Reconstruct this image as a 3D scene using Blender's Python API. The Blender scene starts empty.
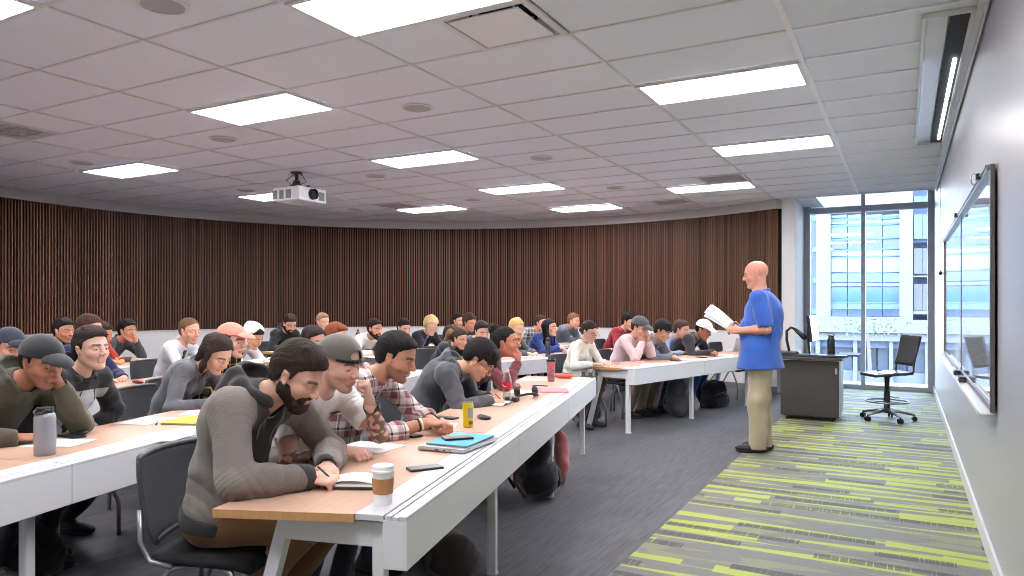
import bpy, bmesh, math, random
import numpy as np
from mathutils import Vector, Matrix, Euler
from mathutils.bvhtree import BVHTree
random.seed(7)
SC = bpy.context.scene
COL = SC.collection
PI = math.pi
# ------------------------------------------------------------------ camera numbers (metres)
FPX, YAW, CX, CY, EYE = 722.3, math.radians(28.946), 505.1, 304.8, 1.42
CS, SN = math.cos(YAW), math.sin(YAW)
CEIL = 3.12
TILE = 0.6096
GX0, GY0 = -0.6225, 6.5995          # origin of the ceiling grid
def at(x, y, z):
    """point of the horizontal plane at height z that the photograph shows at (x, y)"""
    d = FPX*(EYE-z)/(y-CY); r = (x-CX)/FPX*d
    return Vector((r*CS-d*SN, r*SN+d*CS, z))
def pix(p):
    r = p[0]*CS+p[1]*SN; d = -p[0]*SN+p[1]*CS
    return (CX+FPX*r/d, CY-FPX*(p[2]-EYE)/d, d)

# ------------------------------------------------------------------ object helpers
def link(name, me, mat=None, parent=None, smooth=False):
    me.name = name
    o = bpy.data.objects.new(name, me); COL.objects.link(o)
    if mat is not None:
        for m in (mat if isinstance(mat, (list, tuple)) else [mat]): me.materials.append(m)
    if parent is not None: o.parent = parent
    if smooth:
        me.polygons.foreach_set('use_smooth', [True]*len(me.polygons))
    return o
def empty(name, loc=(0, 0, 0), rz=0.0):
    o = bpy.data.objects.new(name, None); COL.objects.link(o)
    o.location = loc; o.rotation_euler = (0, 0, rz); o.empty_display_size = 0.1
    return o
def tag(o, label=None, cat=None, group=None, kind=None):
    if label: o['label'] = label
    if cat: o['category'] = cat
    if group: o['group'] = group
    if kind: o['kind'] = kind
    return o
def copy_tree(o, parent=None):
    c = o.copy(); COL.objects.link(c); c.parent = parent
    for ch in list(o.children): copy_tree(ch, c)
    return c

class MB:
    """collects shapes of one part into one mesh"""
    def __init__(self): self.bm = bmesh.new()
    def box(self, c, s, bev=0.0, rot=None, taper=None):
        r = bmesh.ops.create_cube(self.bm, size=1.0); vs = r['verts']
        for v in vs:
            v.co = Vector((v.co.x*s[0], v.co.y*s[1], v.co.z*s[2]))
        if taper:
            for v in vs:
                if v.co.z > 0: v.co.x *= taper[0]; v.co.y *= taper[1]
        if bev > 0:
            es = list({e for v in vs for e in v.link_edges})
            rr = bmesh.ops.bevel(self.bm, geom=es, offset=bev, segments=2, affect='EDGES', profile=0.5)
            vs = list({v for f in rr['faces'] for v in f.verts} | {v for v in vs if v.is_valid})
        M = Matrix.Translation(Vector(c)) @ (rot.to_4x4() if rot is not None else Matrix.Identity(4))
        for v in vs: v.co = M @ v.co
        return self
    def tube(self, pts, r, seg=10, closed=False, caps=True):
        pts = [Vector(p) for p in pts]; n = len(pts)
        rr = r if isinstance(r, (list, tuple)) else [r]*n
        rings = []; prev = None
        for i, p in enumerate(pts):
            if closed: t = (pts[(i+1) % n]-pts[i-1])
            else: t = (pts[min(i+1, n-1)]-pts[max(i-1, 0)])
            if t.length < 1e-9: t = Vector((0, 0, 1))
            t.normalize()
            if prev is None:
                a = Vector((0, 0, 1)) if abs(t.z) < 0.9 else Vector((1, 0, 0))
                u = t.cross(a).normalized()
            else:
                u = prev-t*prev.dot(t)
                u = u.normalized() if u.length > 1e-6 else t.orthogonal().normalized()
            prev = u; w = t.cross(u)
            rings.append([self.bm.verts.new(p+(u*math.cos(2*PI*k/seg)+w*math.sin(2*PI*k/seg))*rr[i]) for k in range(seg)])
        m = n if closed else n-1
        for i in range(m):
            A, B = rings[i], rings[(i+1) % n]
            for k in range(seg): self.bm.faces.new((A[k], A[(k+1) % seg], B[(k+1) % seg], B[k]))
        if caps and not closed:
            self.bm.faces.new(list(reversed(rings[0]))); self.bm.faces.new(rings[-1])
        return self
    def lathe(self, prof, c=(0, 0, 0), seg=24, rot=None):
        """prof: (radius, height) pairs"""
        M = Matrix.Translation(Vector(c)) @ (rot.to_4x4() if rot is not None else Matrix.Identity(4))
        rings = []
        for r, h in prof:
            if r < 1e-6: rings.append([self.bm.verts.new(M @ Vector((0, 0, h)))])
            else: rings.append([self.bm.verts.new(M @ Vector((r*math.cos(2*PI*k/seg), r*math.sin(2*PI*k/seg), h))) for k in range(seg)])
        for A, B in zip(rings, rings[1:]):
            for k in range(seg):
                a, b = A[k % len(A)], A[(k+1) % len(A)]; d, e = B[k % len(B)], B[(k+1) % len(B)]
                f = [a]
                for v in (b, e, d):
                    if v not in f: f.append(v)
                if len(f) > 2: self.bm.faces.new(f)
        return self
    def prism(self, poly, z0, z1):
        n = len(poly)
        A = [self.bm.verts.new((p[0], p[1], z0)) for p in poly]; B = [self.bm.verts.new((p[0], p[1], z1)) for p in poly]
        self.bm.faces.new(list(reversed(A))); self.bm.faces.new(B)
        for k in range(n): self.bm.faces.new((A[k], A[(k+1) % n], B[(k+1) % n], B[k]))
        return self
    def quad(self, *ps):
        self.bm.faces.new([self.bm.verts.new(p) for p in ps]); return self
    def grid(self, fn, nu, nv, thick=None):
        """surface fn(u,v) 0..1; thick adds a second side"""
        V = [[self.bm.verts.new(fn(i/nu, j/nv)) for j in range(nv+1)] for i in range(nu+1)]
        for i in range(nu):
            for j in range(nv): self.bm.faces.new((V[i][j], V[i+1][j], V[i+1][j+1], V[i][j+1]))
        return self
    def move(self, M):
        bmesh.ops.transform(self.bm, matrix=M, verts=self.bm.verts); return self
    def build(self, name, mat, parent=None, smooth=False, auto=None):
        bmesh.ops.recalc_face_normals(self.bm, faces=self.bm.faces)
        me = bpy.data.meshes.new(name); self.bm.to_mesh(me); self.bm.free()
        if auto:
            me.polygons.foreach_set('use_smooth', [True]*len(me.polygons))
            me.set_sharp_from_angle(angle=math.radians(auto))
        return link(name, me, mat, parent, smooth)

def solidify(o, t, offset=0.0):
    m = o.modifiers.new('thick', 'SOLIDIFY'); m.thickness = t; m.offset = offset; return o
def structure(o): o['kind'] = 'structure'; return o

# ------------------------------------------------------------------ materials
def N(nt, typ, **kw):
    n = nt.nodes.new(typ)
    for k, v in kw.items():
        if k in ('ins',): continue
        setattr(n, k, v)
    for k, v in kw.get('ins', {}).items(): n.inputs[k].default_value = v
    return n
def rgb(c):
    """sRGB 0-255 to linear"""
    return tuple(((x/255)/12.92 if x/255 <= 0.04045 else ((x/255+0.055)/1.055)**2.4) for x in c)+(1.0,)
def principled(name, col, rough=0.6, metal=0.0, spec=0.5, bump=None, vary=None, sheen=0.0, coat=0.0, trans=0.0, emit=None, estr=0.0, attr=None, ior=None, alpha=None):
    """bump=(scale,strength) ; vary=(scale,amount) brightness mottling ; attr=vertex colour name multiplied in"""
    m = bpy.data.materials.new(name); m.use_nodes = True; nt = m.node_tree
    b = nt.nodes['Principled BSDF']
    b.inputs['Base Color'].default_value = col; b.inputs['Roughness'].default_value = rough
    b.inputs['Metallic'].default_value = metal; b.inputs['Specular IOR Level'].default_value = spec
    if ior: b.inputs['IOR'].default_value = ior
    if sheen: b.inputs['Sheen Weight'].default_value = sheen
    if coat: b.inputs['Coat Weight'].default_value = coat; b.inputs['Coat Roughness'].default_value = 0.05
    if trans: b.inputs['Transmission Weight'].default_value = trans
    if alpha is not None: b.inputs['Alpha'].default_value = alpha
    if emit: b.inputs['Emission Color'].default_value = emit; b.inputs['Emission Strength'].default_value = estr
    tc = nt.nodes.new('ShaderNodeTexCoord')
    src = None
    if attr:
        a = nt.nodes.new('ShaderNodeVertexColor'); a.layer_name = attr; src = a.outputs['Color']
    if vary:
        n = N(nt, 'ShaderNodeTexNoise', ins={'Scale': vary[0], 'Detail': 4.0})
        nt.links.new(tc.outputs['Object'], n.inputs['Vector'])
        mr = N(nt, 'ShaderNodeMapRange', ins={'From Min': 0.3, 'From Max': 0.7, 'To Min': 1-vary[1], 'To Max': 1+vary[1]})
        nt.links.new(n.outputs['Fac'], mr.inputs['Value'])
        mx = N(nt, 'ShaderNodeVectorMath', operation='SCALE')
        if src is not None: nt.links.new(src, mx.inputs[0])
        else: mx.inputs[0].default_value = col[:3]
        nt.links.new(mr.outputs['Result'], mx.inputs['Scale'])
        src = mx.outputs['Vector']
    if src is not None: nt.links.new(src, b.inputs['Base Color'])
    if bump:
        n = N(nt, 'ShaderNodeTexNoise', ins={'Scale': bump[0], 'Detail': 5.0})
        nt.links.new(tc.outputs['Object'], n.inputs['Vector'])
        bp = N(nt, 'ShaderNodeBump', ins={'Strength': bump[1], 'Distance': 0.01})
        nt.links.new(n.outputs['Fac'], bp.inputs['Height']); nt.links.new(bp.outputs['Normal'], b.inputs['Normal'])
    return m
def mth(nt, op, a, b=None, c=None):
    n = nt.nodes.new('ShaderNodeMath'); n.operation = op
    for i, v in enumerate((a, b, c)):
        if v is None: continue
        if isinstance(v, (int, float)): n.inputs[i].default_value = v
        else: nt.links.new(v, n.inputs[i])
    return n.outputs[0]
def mixc(nt, fac, a, b):
    n = nt.nodes.new('ShaderNodeMix'); n.data_type = 'RGBA'
    for i, v in ((0, fac), (6, a), (7, b)):
        if isinstance(v, (int, float, tuple)): n.inputs[i].default_value = v
        else: nt.links.new(v, n.inputs[i])
    return n.outputs[2]
def base(m): return m.node_tree, m.node_tree.nodes['Principled BSDF']
def coords(nt, kind='Object'):
    tc = nt.nodes.new('ShaderNodeTexCoord'); s = nt.nodes.new('ShaderNodeSeparateXYZ')
    nt.links.new(tc.outputs[kind], s.inputs[0]); return tc.outputs[kind], s.outputs[0], s.outputs[1], s.outputs[2]
def comb(nt, x, y, z):
    c = nt.nodes.new('ShaderNodeCombineXYZ')
    for i, v in enumerate((x, y, z)):
        if isinstance(v, (int, float)): c.inputs[i].default_value = v
        else: nt.links.new(v, c.inputs[i])
    return c.outputs[0]
def noise(nt, vec, scale, detail=3.0, dim='3D'):
    n = N(nt, 'ShaderNodeTexNoise', ins={'Scale': scale, 'Detail': detail}); nt.links.new(vec, n.inputs['Vector']); return n.outputs['Fac']
def white(nt, vec):
    n = nt.nodes.new('ShaderNodeTexWhiteNoise'); nt.links.new(vec, n.inputs['Vector']); return n.outputs['Value']
# ------------------------------------------------------------------ soft-body modelling: distance fields meshed by surface nets
class SDF:
    """ordered list of (op, k, fn, centre, radius)"""
    def __init__(self): self.p = []
    def add(self, op, k, fn, c, r): self.p.append((op, k, fn, np.array(c, np.float32), float(r))); return self
    def ell(self, c, r, R=None, k=0.02, op='u'):
        """ellipsoid; R rows are its local axes"""
        c = np.array(c, np.float32); r = np.array(r, np.float32); R = None if R is None else np.array(R, np.float32)
        def fn(p):
            q = p-c
            if R is not None: q = q @ R.T
            k0 = np.sqrt(((q/r)**2).sum(-1)); k1 = np.sqrt(((q/(r*r))**2).sum(-1))
            return k0*(k0-1)/np.maximum(k1, 1e-6)
        return self.add(op, k, fn, c, r.max())
    def cap(self, a, b, r1, r2=None, k=0.02, op='u', flat=None):
        """tapered capsule; flat=(axis, factor) squeezes it along the axis"""
        a = np.array(a, np.float32); b = np.array(b, np.float32); r2 = r1 if r2 is None else r2
        ba = b-a; L = max(float(ba @ ba), 1e-9)
        ax = None
        if flat is not None:
            ax = np.array(flat[0], np.float32); ax = ax/np.linalg.norm(ax); fk = flat[1]
        def fn(p):
            q = p-a; t = np.clip((q @ ba)/L, 0, 1)
            v = q-t[..., None]*ba
            if ax is not None: v = v+(v @ ax)[..., None]*ax*(fk-1)
            return np.sqrt((v*v).sum(-1))-(r1+(r2-r1)*t)
        return self.add(op, k, fn, (a+b)/2, math.sqrt(L)/2+max(r1, r2))
    def half(self, p0, n, k=0.01, op='i'):
        """keep the side the normal points to"""
        p0 = np.array(p0, np.float32); n = np.array(n, np.float32); n = n/np.linalg.norm(n)
        return self.add(op, k, lambda p: -((p-p0) @ n), p0, 99)
    def bumps(self, amp, freq, seed=0, vec=None):
        """gentle ripples; vec stretches them"""
        rs = np.random.RandomState(seed); K = rs.normal(size=(5, 3)).astype(np.float32)
        K = K/np.linalg.norm(K, axis=1)[:, None]*freq*rs.uniform(0.6, 1.5, (5, 1)).astype(np.float32)
        if vec is not None: K = K*np.array(vec, np.float32)
        ph = rs.uniform(0, 6.28, 5).astype(np.float32)
        def fn(p):
            s = 0
            for i in range(5): s = s+np.sin(p @ K[i]+ph[i]+1.5*np.sin(p @ K[(i+2) % 5]*0.5))
            return s*(amp/3)
        return self.add('n', 0, fn, (0, 0, 0), 99)
    def ev(self, P, cen=None, rad=0.0):
        """P (B,n,3); cen (B,3) block centres let far shapes be skipped"""
        D = np.full(P.shape[:2], 1.0, np.float32)
        for op, k, fn, c, r in self.p:
            if cen is not None and r < 90:
                sel = np.nonzero(((cen-c)**2).sum(-1) < (r*1.05+rad+0.06)**2)[0]
                if len(sel) == 0: continue
                whole = len(sel) == len(P); Q = P if whole else P[sel]; d0 = D if whole else D[sel]
            else: sel = None; whole = True; Q = P; d0 = D
            d = fn(Q)
            if op == 'n': nd = d0+d
            elif op == 'u':
                h = np.clip(0.5+0.5*(d0-d)/max(k, 1e-5), 0, 1); nd = d0*(1-h)+d*h-k*h*(1-h)
            elif op == 's':
                h = np.clip(0.5-0.5*(d0+d)/max(k, 1e-5), 0, 1); nd = d0*(1-h)-d*h+k*h*(1-h)
            else:
                h = np.clip(0.5-0.5*(d0-d)/max(k, 1e-5), 0, 1); nd = d0*(1-h)+d*h+k*h*(1-h)
            if whole: D = nd.astype(np.float32)
            else: D[sel] = nd
        return D
    def bounds(self):
        lo = np.full(3, 1e9); hi = -lo
        for op, k, fn, c, r in self.p:
            if op == 'u' and r < 90: lo = np.minimum(lo, c-r*1.05); hi = np.maximum(hi, c+r*1.05)
        return lo, hi
    def mesh(self, h):
        B = 8; lo, hi = self.bounds(); lo = lo-2.5*h
        nb = np.ceil((hi-lo+2.5*h)/(B*h)).astype(int)+1
        g = np.stack(np.meshgrid(*[np.arange(n) for n in nb], indexing='ij'), -1).reshape(-1, 3)
        cen = (lo+(g+0.5)*B*h).astype(np.float32)
        dc = self.ev(cen[:, None, :], cen, 0.3)[:, 0]
        act = np.abs(dc) < B*h*0.87*1.35+0.012
        n = nb*B
        V = np.repeat(np.repeat(np.repeat(np.where(dc < 0, -1, 1).astype(np.float32).reshape(nb), B, 0), B, 1), B, 2)
        ga = g[act]; off = np.stack(np.meshgrid(*[np.arange(B)]*3, indexing='ij'), -1).reshape(-1, 3)
        Vb = V.reshape(nb[0], B, nb[1], B, nb[2], B)
        for s in range(0, len(ga), 1500):
            gs = ga[s:s+1500]
            P = (lo+(gs[:, None, :]*B+off[None])*h).astype(np.float32)
            c2 = (lo+(gs+0.5)*B*h).astype(np.float32)
            d = self.ev(P, c2, B*h*0.87).reshape(-1, B, B, B)
            Vb[gs[:, 0], :, gs[:, 1], :, gs[:, 2], :] = d
        I = V < 0
        m = np.zeros(tuple(n-1), np.int8)
        for dx in (0, 1):
            for dy in (0, 1):
                for dz in (0, 1): m += I[dx:n[0]-1+dx, dy:n[1]-1+dy, dz:n[2]-1+dz]
        cells = np.argwhere((m > 0) & (m < 8))
        if len(cells) == 0: return np.zeros((0, 3)), np.zeros((0, 4), int)
        idx = np.full(tuple(n-1), -1, np.int32); idx[tuple(cells.T)] = np.arange(len(cells))
        acc = np.zeros((len(cells), 3)); cnt = np.zeros(len(cells))
        corners = [(a, b, c) for a in (0, 1) for b in (0, 1) for c in (0, 1)]
        for a in corners:
            for ax in range(3):
                if a[ax] == 1: continue
                b = list(a); b[ax] = 1
                va = V[tuple((cells+a).T)]; vb = V[tuple((cells+b).T)]
                cr = (va < 0) != (vb < 0)
                t = np.where(cr, va/np.where(cr, va-vb, 1), 0)
                pt = np.array(a, float)[None]+np.eye(3)[ax][None]*t[:, None]
                acc += pt*cr[:, None]; cnt += cr
        verts = lo+(cells+acc/cnt[:, None])*h
        quads = []
        for ax in range(3):
            u, v = (ax+1) % 3, (ax+2) % 3
            sl0 = [slice(1, n[i]-1) for i in range(3)]; sl0[ax] = slice(0, n[ax]-1)
            sl1 = list(sl0); sl1[ax] = slice(1, n[ax])
            A = I[tuple(sl0)]; Bq = I[tuple(sl1)]
            e = np.argwhere(A != Bq); flip = A[tuple(e.T)]
            st = np.ones(3, int); st[ax] = 0; e = e+st
            du = np.zeros(3, int); du[u] = 1; dv = np.zeros(3, int); dv[v] = 1
            q = np.stack([idx[tuple((e-du-dv).T)], idx[tuple((e-dv).T)], idx[tuple(e.T)], idx[tuple((e-du).T)]], 1)
            q[~flip] = q[~flip][:, ::-1]
            quads.append(q)
        q = np.concatenate(quads); q = q[(q >= 0).all(1)]
        return verts, q
def biggest(verts, quads, keep=1):
    """drop stray specks: keep the largest connected pieces"""
    n = len(verts)
    if n == 0: return verts, quads
    lab = np.arange(n)
    while True:
        m = lab[quads].min(1); new = lab.copy()
        for j in range(4): np.minimum.at(new, quads[:, j], m)
        new = new[new]; new = new[new]
        if (new == lab).all(): break
        lab = new
    u, c = np.unique(lab, return_counts=True)
    good = u[np.argsort(-c)[:keep]]
    k = np.isin(lab, good); re = np.cumsum(k)-1
    qk = k[quads[:, 0]]
    return verts[k], re[quads[qk]]
def sdf_object(name, s, h, mat, parent=None, keep=1, colour=None):
    v, q = s.mesh(h); v, q = biggest(v, q, keep)
    me = bpy.data.meshes.new(name)
    me.vertices.add(len(v)); me.vertices.foreach_set('co', v.astype(np.float32).ravel())
    me.loops.add(len(q)*4); me.loops.foreach_set('vertex_index', q.astype(np.int32).ravel())
    me.polygons.add(len(q)); me.polygons.foreach_set('loop_start', np.arange(0, len(q)*4, 4, dtype=np.int32))
    me.update(calc_edges=True)
    me.polygons.foreach_set('use_smooth', np.ones(len(q), bool))
    if colour is not None:
        ca = me.color_attributes.new('tint', 'FLOAT_COLOR', 'POINT')
        ca.data.foreach_set('color', colour(v).astype(np.float32).ravel())
    return link(name, me, mat, parent)
# ------------------------------------------------------------------ people
def nrm(v): v = np.array(v, float); return v/max(np.linalg.norm(v), 1e-9)
def V3(*a): return np.array(a, float)
class Frame:
    """local axes: x forward, y left, z up"""
    def __init__(self, o, x, z):
        self.o = np.array(o, float); self.x = nrm(x); self.y = nrm(np.cross(z, self.x)); self.z = np.cross(self.x, self.y)
        self.R = np.stack([self.x, self.y, self.z])
    def pt(self, *p): return self.o+p[0]*self.x+p[1]*self.y+p[2]*self.z
    def vec(self, *p): return p[0]*self.x+p[1]*self.y+p[2]*self.z
    def loc(self, P): return (P-self.o) @ self.R.T
def elbow(S, W, a, b, hint):
    d = W-S; L = np.linalg.norm(d)
    if L > (a+b)*0.985: W = S+d/L*(a+b)*0.985; d = W-S; L = np.linalg.norm(d)
    u = d/L; x = (a*a-b*b+L*L)/(2*L); h = math.sqrt(max(a*a-x*x, 0))
    q = np.array(hint, float); q = q-u*(q @ u); q = nrm(q)
    return S+u*x+q*h, W
HAND = {'flat': (0.10, 0.15, 0.1, 0.0), 'rest': (0.40, 0.45, 0.3, 0.0), 'pen': (0.75, 0.75, 0.45, 0.35), 'fist': (1.25, 1.45, 0.8, 0.1), 'hold': (0.65, 0.6, 0.4, 0.1)}
def add_hand(s, O, X, Z, side, pose, k=1.0):
    """side +1: thumb towards frame y; every finger is a chain of its own"""
    F = Frame(O, X, Z); c = HAND[pose]; yy = side
    s.cap(F.pt(-0.02, 0, 0), F.pt(0.02, 0, 0), 0.027*k, 0.028*k, k=0.01, flat=(F.z, 1.35))
    s.ell(F.pt(0.052*k, 0, 0), (0.050*k, 0.041*k, 0.0155*k), F.R, k=0.012)
    L = [0.072, 0.080, 0.074, 0.058]
    for i in range(4):
        y = (0.0295-0.0195*i)*yy*k; p = F.pt((0.088-0.004*abs(i-1))*k, y, 0.001); ang = 0.0; sp = (1.5-i)*0.05*yy
        extra = c[3]*(i > 0)+0.05*i
        for j, (fr, r1, r2) in enumerate(((0.46, 0.0092, 0.0084), (0.30, 0.0084, 0.0076), (0.24, 0.0076, 0.0064))):
            ang += c[j]+(extra if j < 2 else 0)
            dv = F.x*math.cos(ang)*math.cos(sp)+F.y*math.sin(sp)-F.z*math.sin(ang)
            q = p+nrm(dv)*L[i]*fr*k
            s.cap(p, q, r1*k, r2*k, k=0.004 if j else 0.009); p = q
    cl = 0.35+0.5*c[0]
    p = F.pt(0.018*k, 0.024*yy*k, -0.004); q = p+nrm(F.vec(0.72, 0.62*yy, -0.35*cl))*0.046*k
    s.cap(p, q, 0.0135*k, 0.0105*k, k=0.012)
    r = q+nrm(F.vec(0.93, (0.34-0.55*cl)*yy, -0.45*cl))*0.034*k
    s.cap(q, r, 0.0102*k, 0.0082*k, k=0.004)

SKINS = {}
def mat_cache(d, key, fn):
    if key not in d: d[key] = fn()
    return d[key]
CLOTH = {}
def cloth(col, rough=0.85, fine=180, strength=0.25, vary=0.06):
    return mat_cache(CLOTH, (col, rough, fine), lambda: principled('fabric', rgb(col), rough, spec=0.25, bump=(fine, strength), vary=(9, vary), sheen=0.25))
SKINMAT = principled('skin', (0.6, 0.4, 0.3, 1), 0.48, spec=0.4, attr='tint', vary=(14, 0.05))
def hairmat(col):
    def mk():
        m = principled('hair', rgb(col), 0.62, spec=0.18); nt, b = base(m)
        v, x, y, z = coords(nt)
        n = noise(nt, comb(nt, mth(nt, 'MULTIPLY', x, 60), mth(nt, 'MULTIPLY', y, 260), mth(nt, 'MULTIPLY', z, 60)), 1.0, 4)
        c = rgb(col); nt.links.new(mixc(nt, n, tuple(0.55*a for a in c[:3])+(1,), tuple(min(1, 1.45*a) for a in c[:3])+(1,)), b.inputs['Base Color'])
        bp = N(nt, 'ShaderNodeBump', ins={'Strength': 0.7, 'Distance': 0.006}); nt.links.new(n, bp.inputs['Height']); nt.links.new(bp.outputs['Normal'], b.inputs['Normal'])
        return m
    return mat_cache(CLOTH, ('hair', col), mk)
EYEW = principled('eye_white', rgb((225, 220, 215)), 0.2); EYED = principled('iris', rgb((45, 32, 25)), 0.15)
BLACKP = principled('black_plastic', rgb((24, 24, 26)), 0.35)
def eye_mesh(r):
    m = MB(); bmesh.ops.create_uvsphere(m.bm, u_segments=16, v_segments=12, radius=r)
    for f in m.bm.faces: f.material_index = 1 if f.calc_center_median().x > 0.86*r else 0
    return m

PEOPLE = []
def person(label, pos, head, g, group=None, **a):
    """pos: floor point under the hips; head: heading in radians; g: mesh cell in metres. a: pose and clothes"""
    G = a.get
    sc = G('scale', 1.0); stand = G('stand', False); fem = G('fem', 0)
    root = empty('person', (pos[0], pos[1], 0), head); tag(root, label, 'person', group)
    root.scale = (sc, sc, sc)
    L = math.radians(G('lean', 18)); hu = math.radians(G('hunch', 12)); tw = math.radians(G('twist', 0)); bl = math.radians(G('roll', 0))
    zs = 0.93 if stand else 0.45/sc+0.10
    w = 0.90 if fem else 1.0
    w *= G('build', 1.0)
    def up(t): return V3(math.sin(t), math.sin(bl), math.cos(t))
    H = V3(G('slide', 0), 0, zs)
    Wt = H+0.19*up(0.6*L); Ch = Wt+0.17*up(L); Nk = Ch+0.175*up(L+hu)
    lat = V3(-math.sin(tw), math.cos(tw), 0); fw = np.cross(lat, up(L)); tl = up(L)
    Sc = Nk-0.05*up(L+hu)
    sh = {1: Sc+lat*0.165*w, -1: Sc-lat*0.165*w}
    for sd in (1, -1):
        sh[sd] = sh[sd]+V3(G('shf', 0.02), 0, G('shrug', 0.0))
    na = L+hu*0.6+math.radians(G('neckf', 8))
    hp = math.radians(G('pitch', 20)); hy = math.radians(G('yaw', 0)); hr = math.radians(G('tilt', 0))
    Hc = Nk+0.180*V3(math.sin(na), math.sin(bl)*0.5+0.25*math.sin(hr), math.cos(na))
    hx = V3(math.cos(hy)*math.cos(hp), math.sin(hy)*math.cos(hp), -math.sin(hp))
    hz0 = V3(math.cos(hy)*math.sin(hp), math.sin(hy)*math.sin(hp), math.cos(hp)); yl = np.cross(hz0, hx)
    hz = hz0*math.cos(hr)+yl*math.sin(hr)*-1.0
    F = Frame(Hc, hx, hz); P = F.pt; R = F.R
    ks = G('headscale', 1.13)*(0.97 if fem else 1.0)
    def Q(x, y, z): return F.pt(x*ks, y*ks, z*ks)
    # arms
    arms = {}
    for sd, key in ((1, 'L'), (-1, 'R')):
        h = G(key, None) or {}
        tgt = V3(*h.get('at', (0.40, 0.16*sd, 0.75/sc))); hint = h.get('hint', (-0.15, sd*0.55, -0.8))
        if 'face' in h: tgt = Q(*h['face'])
        el, wr = elbow(sh[sd], tgt, 0.285, 0.255, hint)
        fd = nrm(h['dir']) if 'dir' in h else nrm(wr-el)
        zz = nrm(h.get('nrm', (0, 0.25*sd, 1)))
        arms[sd] = (el, wr, fd, zz, h.get('pose', 'rest'))
    # ---- body: one continuous surface of head, neck, trunk, arms and hands
    s = SDF()
    s.ell(Q(-0.014, 0, 0.032), np.array((0.099, 0.076, 0.086))*ks, R, k=0.02)
    s.ell(Q(0.022, 0, -0.030), np.array((0.066, 0.058, 0.078))*ks, R, k=0.03)
    for y in (1, -1):
        s.cap(Q(-0.006, 0.052*y, -0.042), Q(0.050, 0.020*y, -0.094), 0.021*ks, 0.017*ks, k=0.022)
        s.ell(Q(0.052, 0.038*y, -0.026), np.array((0.026, 0.024, 0.024))*ks, R, k=0.018)
        s.cap(Q(0.076, 0.010*y, 0.020), Q(0.062, 0.046*y, 0.018), 0.0135*ks, 0.011*ks, k=0.012)
    s.ell(Q(0.064, 0, -0.099), np.array((0.023, 0.026, 0.018))*ks, R, k=0.018)
    for y in (1, -1):
        s.ell(Q(0.094, 0.031*y, 0.000), np.array((0.020, 0.019, 0.013))*ks, R, k=0.012, op='s')
        s.ell(Q(0.0695, 0.031*y, 0.000), np.array((0.0145, 0.0155, 0.0135))*ks, R, k=0.004)
    if g <= 0.0045 and G('eyes', True):
        for y in (1, -1): s.ell(Q(0.092, 0.031*y, -0.0035), np.array((0.014, 0.0135, G('eyeopen', 0.0042)))*ks, R, k=0.002, op='s')
    s.cap(Q(0.083, 0, 0.012), Q(0.106, 0, -0.026), 0.0085*ks, 0.0115*ks, k=0.010)
    for y in (1, -1):
        s.ell(Q(0.096, 0.0125*y, -0.030), np.array((0.012, 0.0075, 0.008))*ks, R, k=0.006)
    s.cap(Q(0.084, -0.017, -0.0565), Q(0.084, 0.017, -0.0565), 0.0070*ks, k=0.006)
    s.cap(Q(0.081, -0.014, -0.0690), Q(0.081, 0.014, -0.0690), 0.0080*ks, k=0.006)
    s.cap(Q(0.094, -0.018, -0.0628), Q(0.094, 0.018, -0.0628), 0.0028*ks, k=0.003, op='s')
    for y in (1, -1):
        Re = Frame((0, 0, 0), nrm(F.vec(1, 0.45*y, 0.15)), nrm(F.vec(-0.2, 0.2*y, 1))).R
        s.ell(Q(-0.008, 0.078*y, -0.006), np.array((0.0185, 0.0075, 0.031))*ks, Re, k=0.006)
        s.ell(Q(-0.004, 0.086*y, -0.004), np.array((0.010, 0.006, 0.018))*ks, Re, k=0.004, op='s')
    s.cap(Q(-0.022, 0, -0.055), Nk-0.02*tl, 0.052*w, 0.058*w, k=0.03)
    s.cap(Nk, sh[1]*0.75+Nk*0.25-0.01*tl, 0.040*w, 0.036, k=0.04); s.cap(Nk, sh[-1]*0.75+Nk*0.25-0.01*tl, 0.040*w, 0.036, k=0.04)
    s.ell(Ch+0.03*tl, np.array((0.098, 0.148, 0.150))*w, np.stack([fw, lat, tl]), k=0.05)
    s.ell(Wt, np.array((0.09, 0.125, 0.13))*w, np.stack([fw, lat, tl]), k=0.05)
    for sd in (1, -1):
        el, wr, fd, zz, ps = arms[sd]
        aw = w*(0.93 if fem else 1.0)
        s.cap(sh[sd], el, 0.048*aw, 0.037*aw, k=0.04)
        m = el*0.65+wr*0.35
        s.cap(el, m, 0.037*aw, 0.038*aw, k=0.02); s.cap(m, wr, 0.038*aw, 0.0265*aw, k=0.02)
        add_hand(s, wr, fd, zz, 1 if sd == -1 else -1, ps, 0.93 if fem else 1.02)
    skin = np.array(rgb(G('skin', (205, 160, 135)))[:3]); hcol = np.array(rgb(G('hair', (45, 32, 26)))[:3])
    stub = G('stubble', 0.0); ink = G('ink', None)
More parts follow.
